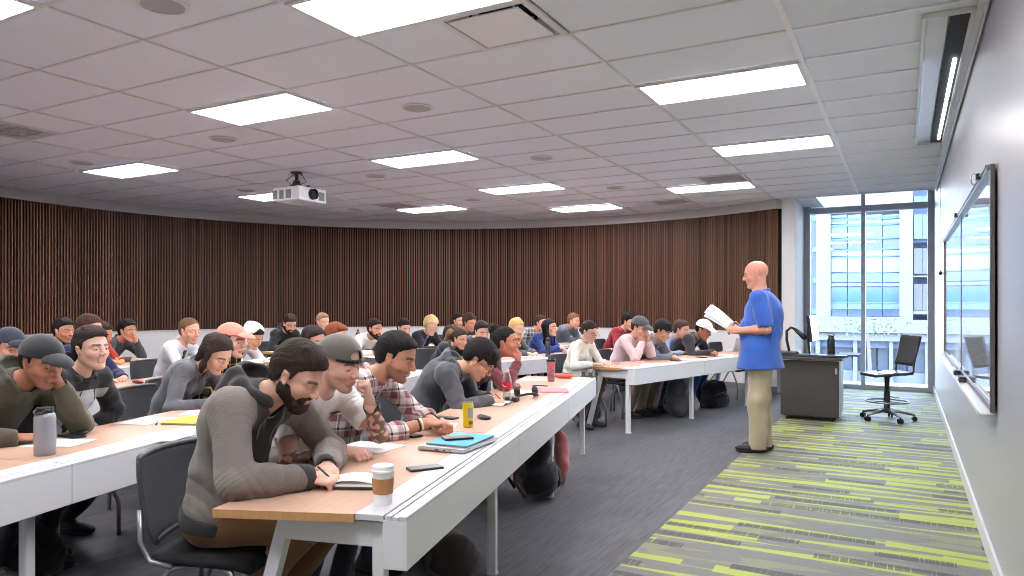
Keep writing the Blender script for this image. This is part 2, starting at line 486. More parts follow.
    def tint(v):
        q = F.loc(v)/ks; c = np.repeat(skin[None], len(v), 0)
        def blend(mask, col, f):
            k = (mask*f)[:, None]; return c*(1-k)+np.array(col)[None]*k
        def soft(d, r): return np.clip(1-d/r, 0, 1)
        dl = np.sqrt((q[:, 1]/0.024)**2+((q[:, 2]+0.063)/0.0105)**2)
        c = blend((np.clip((1.1-dl)*3, 0, 1))*(q[:, 0] > 0.06), skin*np.array((0.82, 0.52, 0.50)), 0.6)
        face = (q[:, 0] > 0.03) & (q[:, 2] < 0.05) & (q[:, 2] > -0.13)
        for y in (1, -1):
            dc = np.sqrt((q[:, 1]-0.042*y)**2+(q[:, 2]+0.03)**2)
            c = blend(soft(dc, 0.03)*face, skin*np.array((1.0, 0.72, 0.68)), 0.45)
            db = np.maximum(np.abs(q[:, 1]-0.031*y)/0.022, np.abs(q[:, 2]-0.0235+((q[:, 1]*y-0.03)**2)*6)/0.0055)
            c = blend(np.clip((1.15-db)*4, 0, 1)*(q[:, 0] > 0.04), hcol*0.8, 0.8)
            de = np.abs(q[:, 2]+0.0035)/0.0022+np.clip(np.abs(q[:, 1]-0.031*y)/0.014-0.75, 0, 9)*5
            c = blend(np.clip((1.4-de)*2, 0, 1)*(q[:, 0] > 0.06), (0.03, 0.02, 0.015), 0.85 if g > 0.0045 else 0.25)
        c = blend(soft(np.sqrt(q[:, 1]**2+(q[:, 2]+0.028)**2), 0.02)*(q[:, 0] > 0.08), skin*np.array((1.0, 0.7, 0.65)), 0.4)
        if stub:
            jaw = np.clip((-0.035-q[:, 2]+0.2*np.clip(0.03-q[:, 0], 0, 1))/0.012, 0, 1)*np.clip((q[:, 0]+0.02)/0.02, 0, 1)*(q[:, 2] > -0.135)
            ml = np.clip(1.3-np.sqrt((q[:, 1]/0.03)**2+((q[:, 2]+0.046)/0.008)**2), 0, 1)
            c = blend(np.maximum(jaw*(dl > 1.0), ml), hcol*0.9+skin*0.1, stub)
        if ink is not None:
            for sd in ink:
                el, wr = arms[sd][0], arms[sd][1]; ba = wr-el; t = np.clip(((v-el) @ ba)/(ba @ ba), -1.0, 1.1)
                far = np.sqrt(((v-(el+np.clip(t, 0, 1)[:, None]*ba))**2).sum(1))
                nz = np.sin(v[:, 0]*90+2*np.sin(v[:, 2]*70))*np.sin(v[:, 1]*80+2*np.sin(v[:, 0]*60))+0.5*np.sin(v[:, 2]*150)
                c = blend(((far < 0.055) & (t > -0.9) & (t < 0.85) & (nz > -0.15)).astype(float), (0.03, 0.035, 0.04), 0.75)
        return np.concatenate([c, np.ones((len(v), 1))], 1)
    body = sdf_object('body', s, g, SKINMAT, root, 1, tint)
    # ---- eyes, looking where the head looks
    if G('eyes', True) and g <= 0.0045:
        for y in (1, -1):
            e = eye_mesh(0.0128*ks); rt = Matrix((F.x, F.y, F.z)).transposed().to_4x4()
            rt.translation = Vector(Q(0.0695, 0.031*y, 0.0)); pd = math.radians(G('gaze', 18))
            pass; e.move(rt @ Matrix.Rotation(pd, 4, 'Y')); e.build('eye', [EYEW, EYED], body, smooth=True)
    # ---- hair
    st = G('style', 'short'); hm = hairmat(G('hair', (45, 32, 26)))
    cap = G('cap', None)
    def hair_cap(t, front=0.070, low=-0.006, nape=-0.060, top=0.0, seed=1, amp=0.0012, side=0.0):
        h = SDF()
        h.ell(Q(-0.019, 0, 0.033), (np.array((0.099, 0.077, 0.087))+np.array((t, min(t, 0.006)+0.3*side, t+top)))*ks, R, k=0.01)
        h.ell(Q(-0.046, 0, -0.008), (np.array((0.058, 0.062, 0.066))+t*0.6)*ks, R, k=0.03)
        if top: h.ell(Q(0.030, 0, 0.078), (np.array((0.050, 0.052, 0.030))+(top*0.8, 0.004, top*0.9))*ks, R, k=0.02)
        h.add('n', 0, lambda p: amp*0.8*np.sin(F.loc(p)[..., 1]*300+6*np.sin(F.loc(p)[..., 0]*31+seed+F.loc(p)[..., 1]*25)+4*np.sin(F.loc(p)[..., 2]*43+F.loc(p)[..., 1]*30)), (0, 0, 0), 99)
        h.bumps(amp*1.6, 70, seed, vec=(1, 1, 1))
        # keep what lies above the hairline: forehead, temple, sideburn, round the ear, down to the nape
        XS = [-0.2, -0.06, -0.034, -0.026, 0.004, 0.008, 0.018, 0.028, 0.046, 0.075, 0.2]
        ZS = [nape, nape+0.004, -0.030, 0.020, 0.022, low, low+0.016, 0.046, front-0.006, front+0.004, front+0.01]
        def line(p):
            q = F.loc(p)/ks; return (np.interp(q[..., 0], XS, ZS)+np.clip(0.02-np.abs(q[..., 1]), -0.03, 0)*0.25*(q[..., 0] > 0.03)-q[..., 2])*0.75
        h.add('i', 0.006, line, Q(0, 0, 0), 99)
        return h
    if st != 'bald' and not (cap and cap.get('full')):
        par = dict(short=dict(t=0.006, top=0.006, seed=3), crop=dict(t=0.004, seed=4, amp=0.0006), thick=dict(t=0.007, top=0.012, seed=5, amp=0.0014), curly=dict(t=0.020, top=0.010, seed=6, amp=0.0045, side=0.02),
                   long=dict(t=0.012, seed=8, side=0.02), wavy=dict(t=0.014, seed=8, side=0.02, amp=0.003), bun=dict(t=0.008, seed=9, amp=0.001), pony=dict(t=0.010, seed=10, amp=0.001), bangs=dict(t=0.013, top=0.006, seed=11, front=0.050, side=0.02), hood=dict(t=0.01))[st]
        h = hair_cap(**par)
        if cap: h.half(Q(0, 0, 0.052), F.vec(0.25, 0, -1), 0.01)
        if st == 'bangs':
            for i in range(7):
                yy = -0.06+0.02*i; h.cap(Q(0.045, yy*0.8, 0.105), Q(0.098-abs(yy)*0.5, yy*1.1+0.005, 0.036+0.006*(i % 3)), 0.018*ks, 0.009*ks, k=0.012)
        if st == 'thick':
            for i in range(6):
                yy = -0.05+0.02*i; h.cap(Q(0.0, yy*0.9, 0.118), Q(0.078-abs(yy)*0.5, yy*0.8, 0.086+0.003*(i % 2)), 0.013*ks, 0.009*ks, k=0.012)
        if st in ('long', 'wavy'):
            ln = G('hairlen', 0.20)
            for sd in (1, -1):
                h.cap(Q(0.0, 0.074*sd, 0.03), Q(-0.005+0.02, 0.088*sd, -ln*0.55), 0.024, 0.024, k=0.03, flat=(F.y, 1.3))
                h.cap(Q(0.015, 0.088*sd, -ln*0.55), Q(0.02, 0.080*sd, -ln), 0.024, 0.012, k=0.02)
            h.cap(Q(-0.06, 0.03, 0.0), Q(-0.085, 0.03, -ln), 0.05, 0.035, k=0.04, flat=(F.x, 1.4)); h.cap(Q(-0.06, -0.03, 0.0), Q(-0.085, -0.03, -ln), 0.05, 0.035, k=0.04, flat=(F.x, 1.4))
            h.bumps(0.004, 90, 12, vec=(1, 1, 0.4))
        if st == 'bun': 
            bx = G('bunat', (-0.115, 0, 0.03)); br = G('bunr', 0.042); h.ell(Q(*bx), (br, br, br*0.9), R, k=0.012); h.bumps(0.003, 120, 13)
        if st == 'pony':
            pl = G('ponyat', (-0.15, 0, -0.14)); h.cap(Q(-0.10, 0, 0.045), Q(-0.125, 0, 0.03), 0.030, 0.028, k=0.02); pass
            pt = SDF(); pt.cap(Q(-0.12, 0, 0.03), Q(-0.175, 0, 0.02), 0.030, 0.055, k=0.02); pt.cap(Q(-0.175, 0, 0.02), Q(*pl), 0.060, 0.046, k=0.03); pt.bumps(0.010, 90, 14); pt.bumps(0.003, 200, 15)
            sdf_object('ponytail', pt, max(g*0.85, 0.0028), hairmat(G('tailcol', G('hair', (45, 32, 26)))), root, 1)
        sdf_object('hair', h, max(g*0.85, 0.0028), hm, root, 4)
    elif cap and cap.get('full') and st != 'bald':
        pass
    if G('beard', 0):
        t = 0.006+0.006*G('beard'); b = SDF()
        for y in (1, -1):
            b.cap(Q(-0.004, 0.056*y, -0.020), Q(0.004, 0.053*y, -0.050), 0.020*ks+t*0.6, 0.022*ks+t*0.6, k=0.015)
            b.cap(Q(0.000, 0.052*y, -0.050), Q(0.052, 0.022*y, -0.092), 0.021*ks+t, 0.022*ks+t, k=0.02)
            b.cap(Q(0.084, 0.004*y, -0.046), Q(0.072, 0.028*y, -0.056), 0.0075*ks+t*0.35, 0.008*ks+t*0.35, k=0.008)
            b.cap(Q(0.072, 0.028*y, -0.056), Q(0.066, 0.024*y, -0.085), 0.010*ks+t*0.4, 0.014*ks+t*0.4, k=0.012)
        b.ell(Q(0.062, 0, -0.101), (np.array((0.026, 0.030, 0.022))+t)*ks, R, k=0.02)
        b.bumps(0.0016, 260, 21)
        b.ell(Q(0.096, 0, -0.063), (0.020, 0.019, 0.0085), R, k=0.004, op='s')
        b.half(Q(0, 0, -0.022), F.vec(0.12, 0, -1), 0.01)
        sdf_object('beard', b, max(g*0.8, 0.0028), hairmat(G('beardcol', G('hair', (45, 32, 26)))), root, 1)
    if cap:
        hc = cloth(cap['col'], 0.8); c = SDF(); back = cap.get('back', False); sg = -1 if back else 1
        c.ell(Q(-0.014, 0, 0.036), np.array((0.112, 0.091, 0.098))*ks, R, k=0.01)
        c.ell(Q(-0.014, 0, 0.036), np.array((0.104, 0.083, 0.090))*ks, R, k=0.004, op='s')
        zc = cap.get('z', 0.040)
        c.half(Q(0.0, 0, zc), F.vec(-0.10*sg, 0, 1), 0.004)
        if back: c.ell(Q(0.085, 0, 0.058), (0.05, 0.036, 0.026), R, k=0.004, op='s')
        cp = sdf_object('cap', c, max(g*0.8, 0.0028), hc, root, 1)
        b = SDF(); tl2 = cap.get('brim', 0.06)
        if tl2:
            n0 = F.vec(sg*0.25, 0, 1)
            b.ell(Q(sg*(0.085+tl2*0.30), 0, zc+0.004-0.010), (0.062+tl2*0.25, 0.073, 0.045), Frame((0, 0, 0), F.vec(sg, 0, -0.16), F.vec(0.16*sg, 0, 1)).R, k=0.003)
            b.ell(Q(sg*(0.085+tl2*0.30), 0, zc-0.002-0.014), (0.066+tl2*0.25, 0.077, 0.045), Frame((0, 0, 0), F.vec(sg, 0, -0.16), F.vec(0.16*sg, 0, 1)).R, k=0.002, op='s')
            b.ell(Q(-0.014, 0, 0.036), np.array((0.104, 0.083, 0.095))*ks, R, k=0.002, op='s')
            sdf_object('brim', b, max(g*0.6, 0.0026), cloth(cap.get('brimcol', cap['col']), 0.8), cp, 1)
        if cap.get('strap'):
            t = SDF()
            for i in range(9):
                an = -1.0+0.25*i; an2 = an+0.25
                if i < 8: t.cap(Q(-0.014+0.106*math.cos(an), 0.084*math.sin(an), 0.036), Q(-0.014+0.106*math.cos(an2), 0.084*math.sin(an2), 0.036), 0.009, 0.009, k=0.004)
            sdf_object('strap', t, max(g*0.7, 0.0028), cloth((22, 22, 24)), cp, 1)
    if G('hoodup'):
        u = SDF(); u.ell(Q(-0.030, 0, 0.036), np.array((0.118, 0.098, 0.112))*ks, R, k=0.01); u.ell(Q(-0.050, 0, -0.040), np.array((0.085, 0.092, 0.11))*ks, R, k=0.05); u.ell(Q(-0.10, 0, 0.07), np.array((0.05, 0.05, 0.05))*ks, R, k=0.05)
        u.ell(Q(0.0, 0, 0.015), np.array((0.118, 0.086, 0.110))*ks, R, k=0.008, op='s'); u.half(Q(0.062, 0, 0.03), F.vec(-1, 0, 0.45), 0.01); u.bumps(0.003, 50, 3)
        sdf_object('raised_hood', u, max(g*0.9, 0.003), cloth(G('hoodup')), root, 1)
    if G('glasses'):
        m = MB(); gc = G('glasses')
        for y in (1, -1):
            pts = [Q(0.103, 0.033*y+0.021*math.cos(t), -0.002+0.015*math.sin(t)) for t in [2*PI*i/16 for i in range(16)]]
            m.tube(pts, 0.0019, 6, closed=True)
            m.tube([Q(0.102, 0.053*y, 0.004), Q(0.05, 0.079*y, 0.006), Q(-0.01, 0.086*y, 0.004), Q(-0.02, 0.086*y, -0.012)], 0.0019, 6)
        m.tube([Q(0.105, 0.013, 0.003), Q(0.108, 0, 0.007), Q(0.105, -0.013, 0.003)], 0.0017, 6)
        m.build('glasses', principled('glasses_frame', rgb(gc if isinstance(gc, tuple) else (25, 22, 22)), 0.3), root, smooth=True)
    # ---- top
    top = G('top', 'sweater'); tm = G('topmat') or cloth(G('topcol', (90, 90, 95)))
    th = dict(hoodie=0.020, sweater=0.014, tee=0.009, shirt=0.012, jacket=0.022, polo=0.012)[top]
    slv = G('sleeve', 'short' if top in ('tee', 'polo') else 'long')
    gt = max(g, 0.0035)
    s = SDF(); Rt = np.stack([fw, lat, tl])
    s.ell(H+0.04*tl, np.array((0.118, 0.158, 0.12))*w+th, k=0.04)
    s.ell(Wt, np.array((0.108, 0.142, 0.14))*w+th, Rt, k=0.05)
    s.ell(Ch+0.02*tl, np.array((0.108, 0.155, 0.155))*w+th, Rt, k=0.06)
    if G('belly'):
        s.ell(Wt+fw*0.01, (0.195, 0.185, 0.17), Rt, k=0.05); s.ell(Ch-0.01*tl-fw*0.02, (0.165, 0.195, 0.18), Rt, k=0.05)
    if fem:
        for y in (1, -1): s.ell(Ch+fw*0.085+lat*0.065*y+0.0*tl, (0.055, 0.062, 0.06), Rt, k=0.04)
    s.cap(sh[1]*0.9+Sc*0.1, sh[-1]*0.9+Sc*0.1, 0.050+th, k=0.05)
    s.cap(Nk-0.012*tl, sh[1], 0.046*w+th, 0.042+th, k=0.04); s.cap(Nk-0.012*tl, sh[-1], 0.046*w+th, 0.042+th, k=0.04)
    cuffs = []
    for sd in (1, -1):
        el, wr, fd, zz, ps = arms[sd]; aw = w*(0.93 if fem else 1.0); ad = nrm(wr-el)
        if slv == 'short':
            sl_ = G('slen', 0.64); e2 = sh[sd]+(el-sh[sd])*sl_; s.cap(sh[sd], e2, 0.054*aw+th, 0.050*aw+th, k=0.035)
            dn = nrm(sh[sd]-el); cuffs.append((e2-dn*0.0, dn, sd))
        else:
            s.cap(sh[sd], el, 0.052*aw+th, 0.040*aw+th, k=0.04)
            en = el+(wr-el)*(0.40 if slv == 'rolled' else 0.93)
            s.cap(el, el*0.6+wr*0.4, 0.040*aw+th, 0.042*aw+th, k=0.025)
            if slv != 'rolled': s.cap(el*0.6+wr*0.4, en, 0.042*aw+th, 0.031*aw+th*0.8, k=0.02)
            else: s.cap(el*0.65+wr*0.35, en, 0.048*aw+th, 0.048*aw+th, k=0.008)
            s.ell(el*0.8+wr*0.2+(0, 0, -0.005), (0.045, 0.045, 0.045), k=0.03)
    for sd in (1, -1):
        el, wr, fd, zz, ps = arms[sd]; wk = G('wrinkle', 1.0)
        for o, ax2, am, rg in ((el, nrm(wr-sh[sd]), 0.0042, 0.085), (sh[sd]*0.7+el*0.3-0.02*fw, nrm(el-sh[sd]+0.4*fw), 0.0045, 0.09), (el*0.35+wr*0.65, nrm(wr-el), 0.0022, 0.08)):
            def fold(p, o=o, ax2=ax2, am=am*wk, rg=rg, sd=sd):
                q = p-o; u = q @ ax2; r2 = (q*q).sum(-1); v = q @ np.cross(ax2, fw+0.01)
                w2 = np.sin(u*85+2.5*np.sin(v*19+sd)+2.5*np.sin(u*27+v*11)+1.2*np.sin(v*47+u*30))
                return am*(0.5-np.abs(w2))*np.exp(-r2/(rg*rg))
            s.add('n', 0, fold, o, 99)
    def bodyfold(p, wk=G('wrinkle', 1.0)):
        q = p-Wt; u = q @ tl; v = q @ lat; f = q @ fw
        return 0.0045*wk*(0.5-np.abs(np.sin(u*38+3.5*np.sin(v*9+f*8)+1.8*np.sin(v*31+u*14))))*np.exp(-((u+0.02)/0.13)**2)
    s.add('n', 0, bodyfold, Wt, 99)
    s.bumps(0.0045*G('wrinkle', 1.0), 34, 31+int(abs(pos[1])*10)); s.bumps(0.0022*G('wrinkle', 1.0), 90, 77+int(abs(pos[0])*10))
    if top == 'hoodie' or G('hoodback'):
        pass
    # neck opening, sleeve and waist ends
    s.cap(Nk-0.075*up(L+hu), Q(-0.02, 0, -0.05), 0.054*w+0.004, 0.064*w+0.01, k=0.006, op='s')
    op = G('open', 0)
    if op: s.ell(Nk+fw*0.10-0.03*tl-0.05*tl*op, (0.055+0.01*op, 0.016+0.02*op, 0.05+0.07*op), Rt, k=0.008, op='s')
    if slv == 'short' or True:
        for sd in (1, -1):
            el, wr, fd, zz, ps = arms[sd]
            if slv == 'short':
                s.cap(sh[sd]+(el-sh[sd])*sl_, sh[sd]+(el-sh[sd])*(sl_+0.25), 0.052, 0.056, k=0.008, op='s')
            else:
                en = el+(wr-el)*(0.40 if slv == 'rolled' else 0.93); ad = nrm(wr-el)
                s.cap(en+ad*0.012, en+ad*0.06, 0.033, 0.040, k=0.004, op='s')
    if stand:
        s.cap(H+V3(0.01, 0.05, 0.02), H+V3(0.005, 0.03, -0.16), 0.170, 0.205, k=0.04); s.cap(H+V3(0.01, -0.05, 0.02), H+V3(0.005, -0.03, -0.16), 0.170, 0.205, k=0.04)
        s.half(H-V3(0, 0, 0.155), (0.04, 0, 1), 0.006)
    else: s.half(H-0.035*up(0), (0, 0, 1), 0.02)
    shirt = sdf_object('top', s, gt, tm, root, 1)
    if top == 'hoodie' or G('hoodback'):
        hd = SDF(); pts = []
        for i in range(9):
            an = math.radians(38+(284/8)*i)   # from the left collarbone round the nape to the right
            rr = 0.088*w+0.012; pts.append(Nk+fw*(rr*math.cos(an)*1.05-0.008)+lat*rr*math.sin(an)+tl*(0.026-0.030*math.cos(an)))
        for i in range(8):
            bk = abs(i-3.5); rad = (0.036-0.0055*bk)*G('hoodk', 1.0)
            hd.cap(pts[i], pts[i+1], rad, rad, k=0.02)
        hk = G('hoodk', 1.0); hd.ell(Nk-fw*0.105-tl*0.015, np.array((0.052, 0.098, 0.070))*hk, Rt, k=0.03)
        hd.ell(Nk-fw*0.070+tl*0.060, (0.045, 0.065, 0.045), Rt, k=0.02, op='s')
        hd.cap(Nk-0.03*tl, Q(-0.02, 0, -0.04), 0.058*w, 0.062*w, k=0.008, op='s')
        hd.bumps(0.004, 60, 5)
        sdf_object('hood', hd, gt, G('hoodmat') or (cloth(G('hoodcol')) if G('hoodcol') else tm), shirt, 1)
    if top in ('shirt', 'polo') or G('collar'):
        c = SDF(); pts = []
        for i in range(11):
            an = math.radians(28+(304/10)*i); rr = 0.066*w
            pts.append(Nk+fw*(rr*math.cos(an)*1.08+0.006)+lat*rr*math.sin(an)+tl*(0.016-0.026*math.cos(an)))
        for i in range(10): c.cap(pts[i], pts[i+1], 0.011, 0.011, k=0.008, flat=None)
        for i in (0, 10):
            sg = 1 if i == 0 else -1
            c.cap(pts[i], pts[i]+fw*0.018-tl*0.030+lat*0.016*sg, 0.011, 0.006, k=0.006)
        c.cap(Nk-0.03*tl, Q(-0.02, 0, -0.04), 0.0535*w, 0.056*w, k=0.004, op='s')
        sdf_object('collar', c, max(g*0.8, 0.003), G('collarmat') or (cloth(G('collarcol')) if G('collarcol') else tm), shirt, 2)
    if G('inner'):
        i_ = SDF(); i_.ell(Ch+0.02*tl, np.array((0.110, 0.125, 0.155))*w, Rt, k=0.03); i_.cap(Nk-0.03*tl+fw*0.012, Nk-0.015*tl-fw*0.01, 0.062*w, k=0.02)
        i_.cap(Nk-0.05*tl, Q(-0.02, 0, -0.04), 0.055*w, 0.066*w, k=0.004, op='s')
        sdf_object('undershirt', i_, max(g, 0.004), cloth(G('inner')), shirt, 1)
    if G('cuffcol'):
        for sd in (1, -1):
            el, wr, fd, zz, ps = arms[sd]; d = nrm(wr-el); e1 = el+(wr-el)*0.78
            c = SDF(); c.cap(e1, e1+d*0.052, 0.0425*w, 0.036*w, k=0.01); c.cap(e1+d*0.07, e1+d*0.12, 0.030, 0.034, k=0.004, op='s')
            sdf_object('cuff', c, gt, cloth(G('cuffcol')), shirt, 1)
    if G('hemcol'):
        c = SDF(); c.ell(H+0.01*tl, np.array((0.128, 0.168, 0.13))*w+th, k=0.04); c.half(H-0.045*up(0), (0, 0, 1), 0.01); c.half(H+0.035*up(0.3), -up(0.35), 0.01)
        c.bumps(0.004, 40, 3)
        sdf_object('hem', c, gt, cloth(G('hemcol')), shirt, 1)
    # ---- trousers and shoes
    kn = {}; an = {}
    for sd in (1, -1):
        if stand:
            kx, ky = G('knees', {1: (0.035, 0.10), -1: (0.035, -0.10)})[sd]; ax_, ay_ = G('feet', {1: (0.0, 0.10), -1: (0.0, -0.10)})[sd]
            kn[sd] = V3(kx, ky, 0.50); an[sd] = V3(ax_, ay_, 0.085)
        else:
            fx, fy = G('feet', {1: (0.28, 0.12), -1: (0.28, -0.12)})[sd]
            kn[sd] = V3(0.43-abs(G('kshift', 0))*0.3, 0.11*sd+G('kshift', 0), zs-0.005); an[sd] = V3(fx, fy, 0.10)
    t = SDF(); pm = cloth(G('pants', (50, 52, 60)), 0.9)
    if G('legs', True):
        t.ell(H, np.array((0.118, 0.160, 0.10))*w+0.004, k=0.04)
        for sd in (1, -1):
            hpj = H+V3(0.0, 0.085*sd, -0.02 if not stand else -0.05)
            if stand:
                t.cap(hpj, kn[sd], 0.108, 0.086, k=0.04); t.cap(kn[sd], an[sd]-V3(0, 0, 0.035), 0.086, 0.076, k=0.04)
            else:
                t.cap(hpj, kn[sd], 0.086*w, 0.064*w, k=0.04); t.cap(kn[sd], an[sd], 0.062*w, 0.046*w, k=0.03)
        t.bumps(0.005, 32, 8)
        if stand:
            t.half((0, 0, 0.035), (0, 0, 1), 0.006); t.half((0, 0, zs+0.02), (0, 0, -1), 0.01)
        else: t.half((0, 0, 0.075), (0, 0, 1), 0.01)
        sdf_object('trousers', t, max(g*1.3, 0.006), pm, root, 1)
        for sd in (1, -1):
            f = SDF(); o = an[sd]; yw = G('footyaw', {1: 0.12, -1: -0.12})[sd]; dx = V3(math.cos(yw), math.sin(yw), 0); FR = Frame((0, 0, 0), dx, (0, 0, 1)).R
            f.ell(V3(o[0], o[1], 0.040)+dx*0.055, (0.145, 0.047, 0.038), FR, k=0.02)
            f.ell(V3(o[0], o[1], 0.070)+dx*0.0, (0.065, 0.042, 0.045), FR, k=0.02)
            f.half((0, 0, 0.012), (0, 0, 1), 0.004)
            so = sdf_object('shoe', f, max(g, 0.005), principled('shoe', rgb(G('shoecol', (40, 38, 38))), 0.6, bump=(60, 0.3)), root, 1)
            q = SDF(); q.ell(V3(o[0], o[1], 0.030)+dx*0.055, (0.150, 0.050, 0.04), FR, k=0.01); q.half((0, 0, 0.0), (0, 0, 1), 0.002); q.half((0, 0, 0.022), (0, 0, -1), 0.002)
            sdf_object('sole', q, max(g, 0.005), principled('shoe_sole', rgb(G('solecol', (60, 58, 56))), 0.7), so, 1)
    info = dict(root=root, body=body, top=shirt, F=F, Q=Q, arms=arms, Nk=Nk, tl=tl, fw=fw, lat=lat, Ch=Ch, Wt=Wt, H=H, sh=sh, sc=sc)
    PEOPLE.append(info)
    return info
def head_offset(a):
    """where the head centre will be relative to the hips, for the same pose numbers"""
    G = a.get; L = math.radians(G('lean', 18)); hu = math.radians(G('hunch', 12)); sc = G('scale', 1.0); bl = math.radians(G('roll', 0)); hr = math.radians(G('tilt', 0))
    zs = 0.93 if G('stand') else 0.45/sc+0.10
    up = lambda t: V3(math.sin(t), math.sin(bl), math.cos(t))
    p = V3(G('slide', 0), 0, zs)+0.19*up(0.6*L)+0.17*up(L)+0.175*up(L+hu)
    na = L+hu*0.6+math.radians(G('neckf', 8))
    return (p+0.180*V3(math.sin(na), math.sin(bl)*0.5+0.25*math.sin(hr), math.cos(na)))*sc
# ------------------------------------------------------------------ surfaces of the room
def ceiling_mat():
    m = principled('ceiling_tile', rgb((205, 203, 206)), 0.95, spec=0.2); nt, b = base(m); v, x, y, z = coords(nt)
    n = noise(nt, v, 130, 3); n2 = noise(nt, v, 420, 2)
    f = mth(nt, 'MULTIPLY_ADD', n2, 0.6, mth(nt, 'MULTIPLY', n, 0.4))
    mr = N(nt, 'ShaderNodeMapRange', ins={'From Min': 0.35, 'From Max': 0.65}); nt.links.new(f, mr.inputs['Value'])
    nt.links.new(mixc(nt, mr.outputs['Result'], rgb((222, 225, 236)), rgb((238, 241, 250))), b.inputs['Base Color'])
    bp = N(nt, 'ShaderNodeBump', ins={'Strength': 0.35, 'Distance': 0.003}); nt.links.new(f, bp.inputs['Height']); nt.links.new(bp.outputs['Normal'], b.inputs['Normal'])
    return m
def carpet_mat():
    """grey ribbed planks, with a lane of lime shards in front of the whiteboard wall"""
    m = principled('carpet', (0.1, 0.1, 0.1, 1), 0.60, spec=0.42, sheen=0.10); nt, b = base(m); v, x, y, z = coords(nt)
    # grey field: ribs run along y
    rib = noise(nt, comb(nt, mth(nt, 'MULTIPLY', x, 150), mth(nt, 'MULTIPLY', y, 5), 0.0), 1.0, 3)
    rib2 = noise(nt, comb(nt, mth(nt, 'MULTIPLY', x, 38), mth(nt, 'MULTIPLY', y, 2.2), 4.0), 1.0, 2)
    pl = white(nt, comb(nt, mth(nt, 'FLOOR', mth(nt, 'DIVIDE', x, 0.25)), mth(nt, 'FLOOR', mth(nt, 'MULTIPLY_ADD', y, 1.0, mth(nt, 'MULTIPLY', mth(nt, 'FLOOR', mth(nt, 'DIVIDE', x, 0.25)), 0.37))), 1.0))
    f = mth(nt, 'ADD', mth(nt, 'MULTIPLY', rib, 0.55), mth(nt, 'ADD', mth(nt, 'MULTIPLY', rib2, 0.35), mth(nt, 'MULTIPLY', pl, 0.10)))
    mr = N(nt, 'ShaderNodeMapRange', ins={'From Min': 0.36, 'From Max': 0.64}); nt.links.new(f, mr.inputs['Value'])
    grey = mixc(nt, mr.outputs['Result'], rgb((40, 40, 45)), rgb((84, 83, 90)))
    # shards
    def shards(rowh, length, off, keep, lo, hi):
        r = mth(nt, 'DIVIDE', mth(nt, 'ADD', y, off), rowh); row = mth(nt, 'FLOOR', r); fr = mth(nt, 'FRACT', r)
        rnd = white(nt, comb(nt, row, off, 3.0)); u0 = mth(nt, 'ADD', mth(nt, 'DIVIDE', x, length), mth(nt, 'MULTIPLY', rnd, 7.0))
        u = mth(nt, 'FRACT', u0); cell = mth(nt, 'FLOOR', u0); r2 = white(nt, comb(nt, cell, row, off+1.0))
        flip = mth(nt, 'GREATER_THAN', white(nt, comb(nt, cell, row, off+2.0)), 0.5)
        uu = mth(nt, 'ADD', mth(nt, 'MULTIPLY', u, mth(nt, 'SUBTRACT', 1.0, flip)), mth(nt, 'MULTIPLY', mth(nt, 'SUBTRACT', 1.0, u), flip))
        w = mth(nt, 'MULTIPLY', uu, mth(nt, 'MULTIPLY_ADD', r2, hi-lo, lo))
        inside = mth(nt, 'LESS_THAN', fr, w)
        return mth(nt, 'MULTIPLY', inside, mth(nt, 'LESS_THAN', r2, keep)), fr, u, cell, row
    s1, *_ = shards(0.15, 1.15, 0.0, 0.76, 0.55, 1.0)
    s2, *_ = shards(0.31, 1.7, 0.11, 0.55, 0.25, 0.45)
    lime = mth(nt, 'MAXIMUM', s1, s2)
    d1, fr, u, cell, row = shards(0.24, 0.62, 0.53, 0.34, 0.5, 0.6)
    # dark dashes: short bars with cross ribs
    rr = mth(nt, 'DIVIDE', mth(nt, 'ADD', y, 0.07), 0.20); rw = mth(nt, 'FLOOR', rr); rf = mth(nt, 'FRACT', rr)
    ux = mth(nt, 'ADD', mth(nt, 'DIVIDE', x, 0.40), mth(nt, 'MULTIPLY', white(nt, comb(nt, rw, 9.0, 2.0)), 5.0))
    bar = mth(nt, 'MULTIPLY', mth(nt, 'LESS_THAN', white(nt, comb(nt, mth(nt, 'FLOOR', ux), rw, 5.0)), 0.34), mth(nt, 'LESS_THAN', mth(nt, 'ABSOLUTE', mth(nt, 'SUBTRACT', rf, 0.5)), 0.21))
    tick = mth(nt, 'GREATER_THAN', noise(nt, comb(nt, mth(nt, 'MULTIPLY', x, 90), mth(nt, 'MULTIPLY', rw, 3.0), 0.0), 1.0, 1), 0.40)
    bar = mth(nt, 'MULTIPLY', bar, tick)
    weave = noise(nt, comb(nt, mth(nt, 'MULTIPLY', x, 12), mth(nt, 'MULTIPLY', y, 260), 0.0), 1.0, 3)
    lanegrey = mixc(nt, weave, rgb((74, 74, 71)), rgb((126, 126, 121)))
    limec = mixc(nt, weave, rgb((132, 146, 28)), rgb((180, 192, 72)))
    soft = noise(nt, comb(nt, mth(nt, 'MULTIPLY', x, 2), mth(nt, 'MULTIPLY', y, 9), 0.0), 1.0, 3)
    lane0 = mixc(nt, mth(nt, 'MULTIPLY', mth(nt, 'GREATER_THAN', soft, 0.55), 0.22), lanegrey, limec)
    lane1 = mixc(nt, mth(nt, 'MULTIPLY', bar, 0.85), lane0, rgb((42, 42, 41)))
    lane = mixc(nt, mth(nt, 'MULTIPLY', lime, mth(nt, 'SUBTRACT', 1.0, mth(nt, 'MULTIPLY', bar, 0.8))), lane1, limec)
    inlane = mth(nt, 'GREATER_THAN', x, -1.36)
    nt.links.new(mixc(nt, inlane, grey, lane), b.inputs['Base Color'])
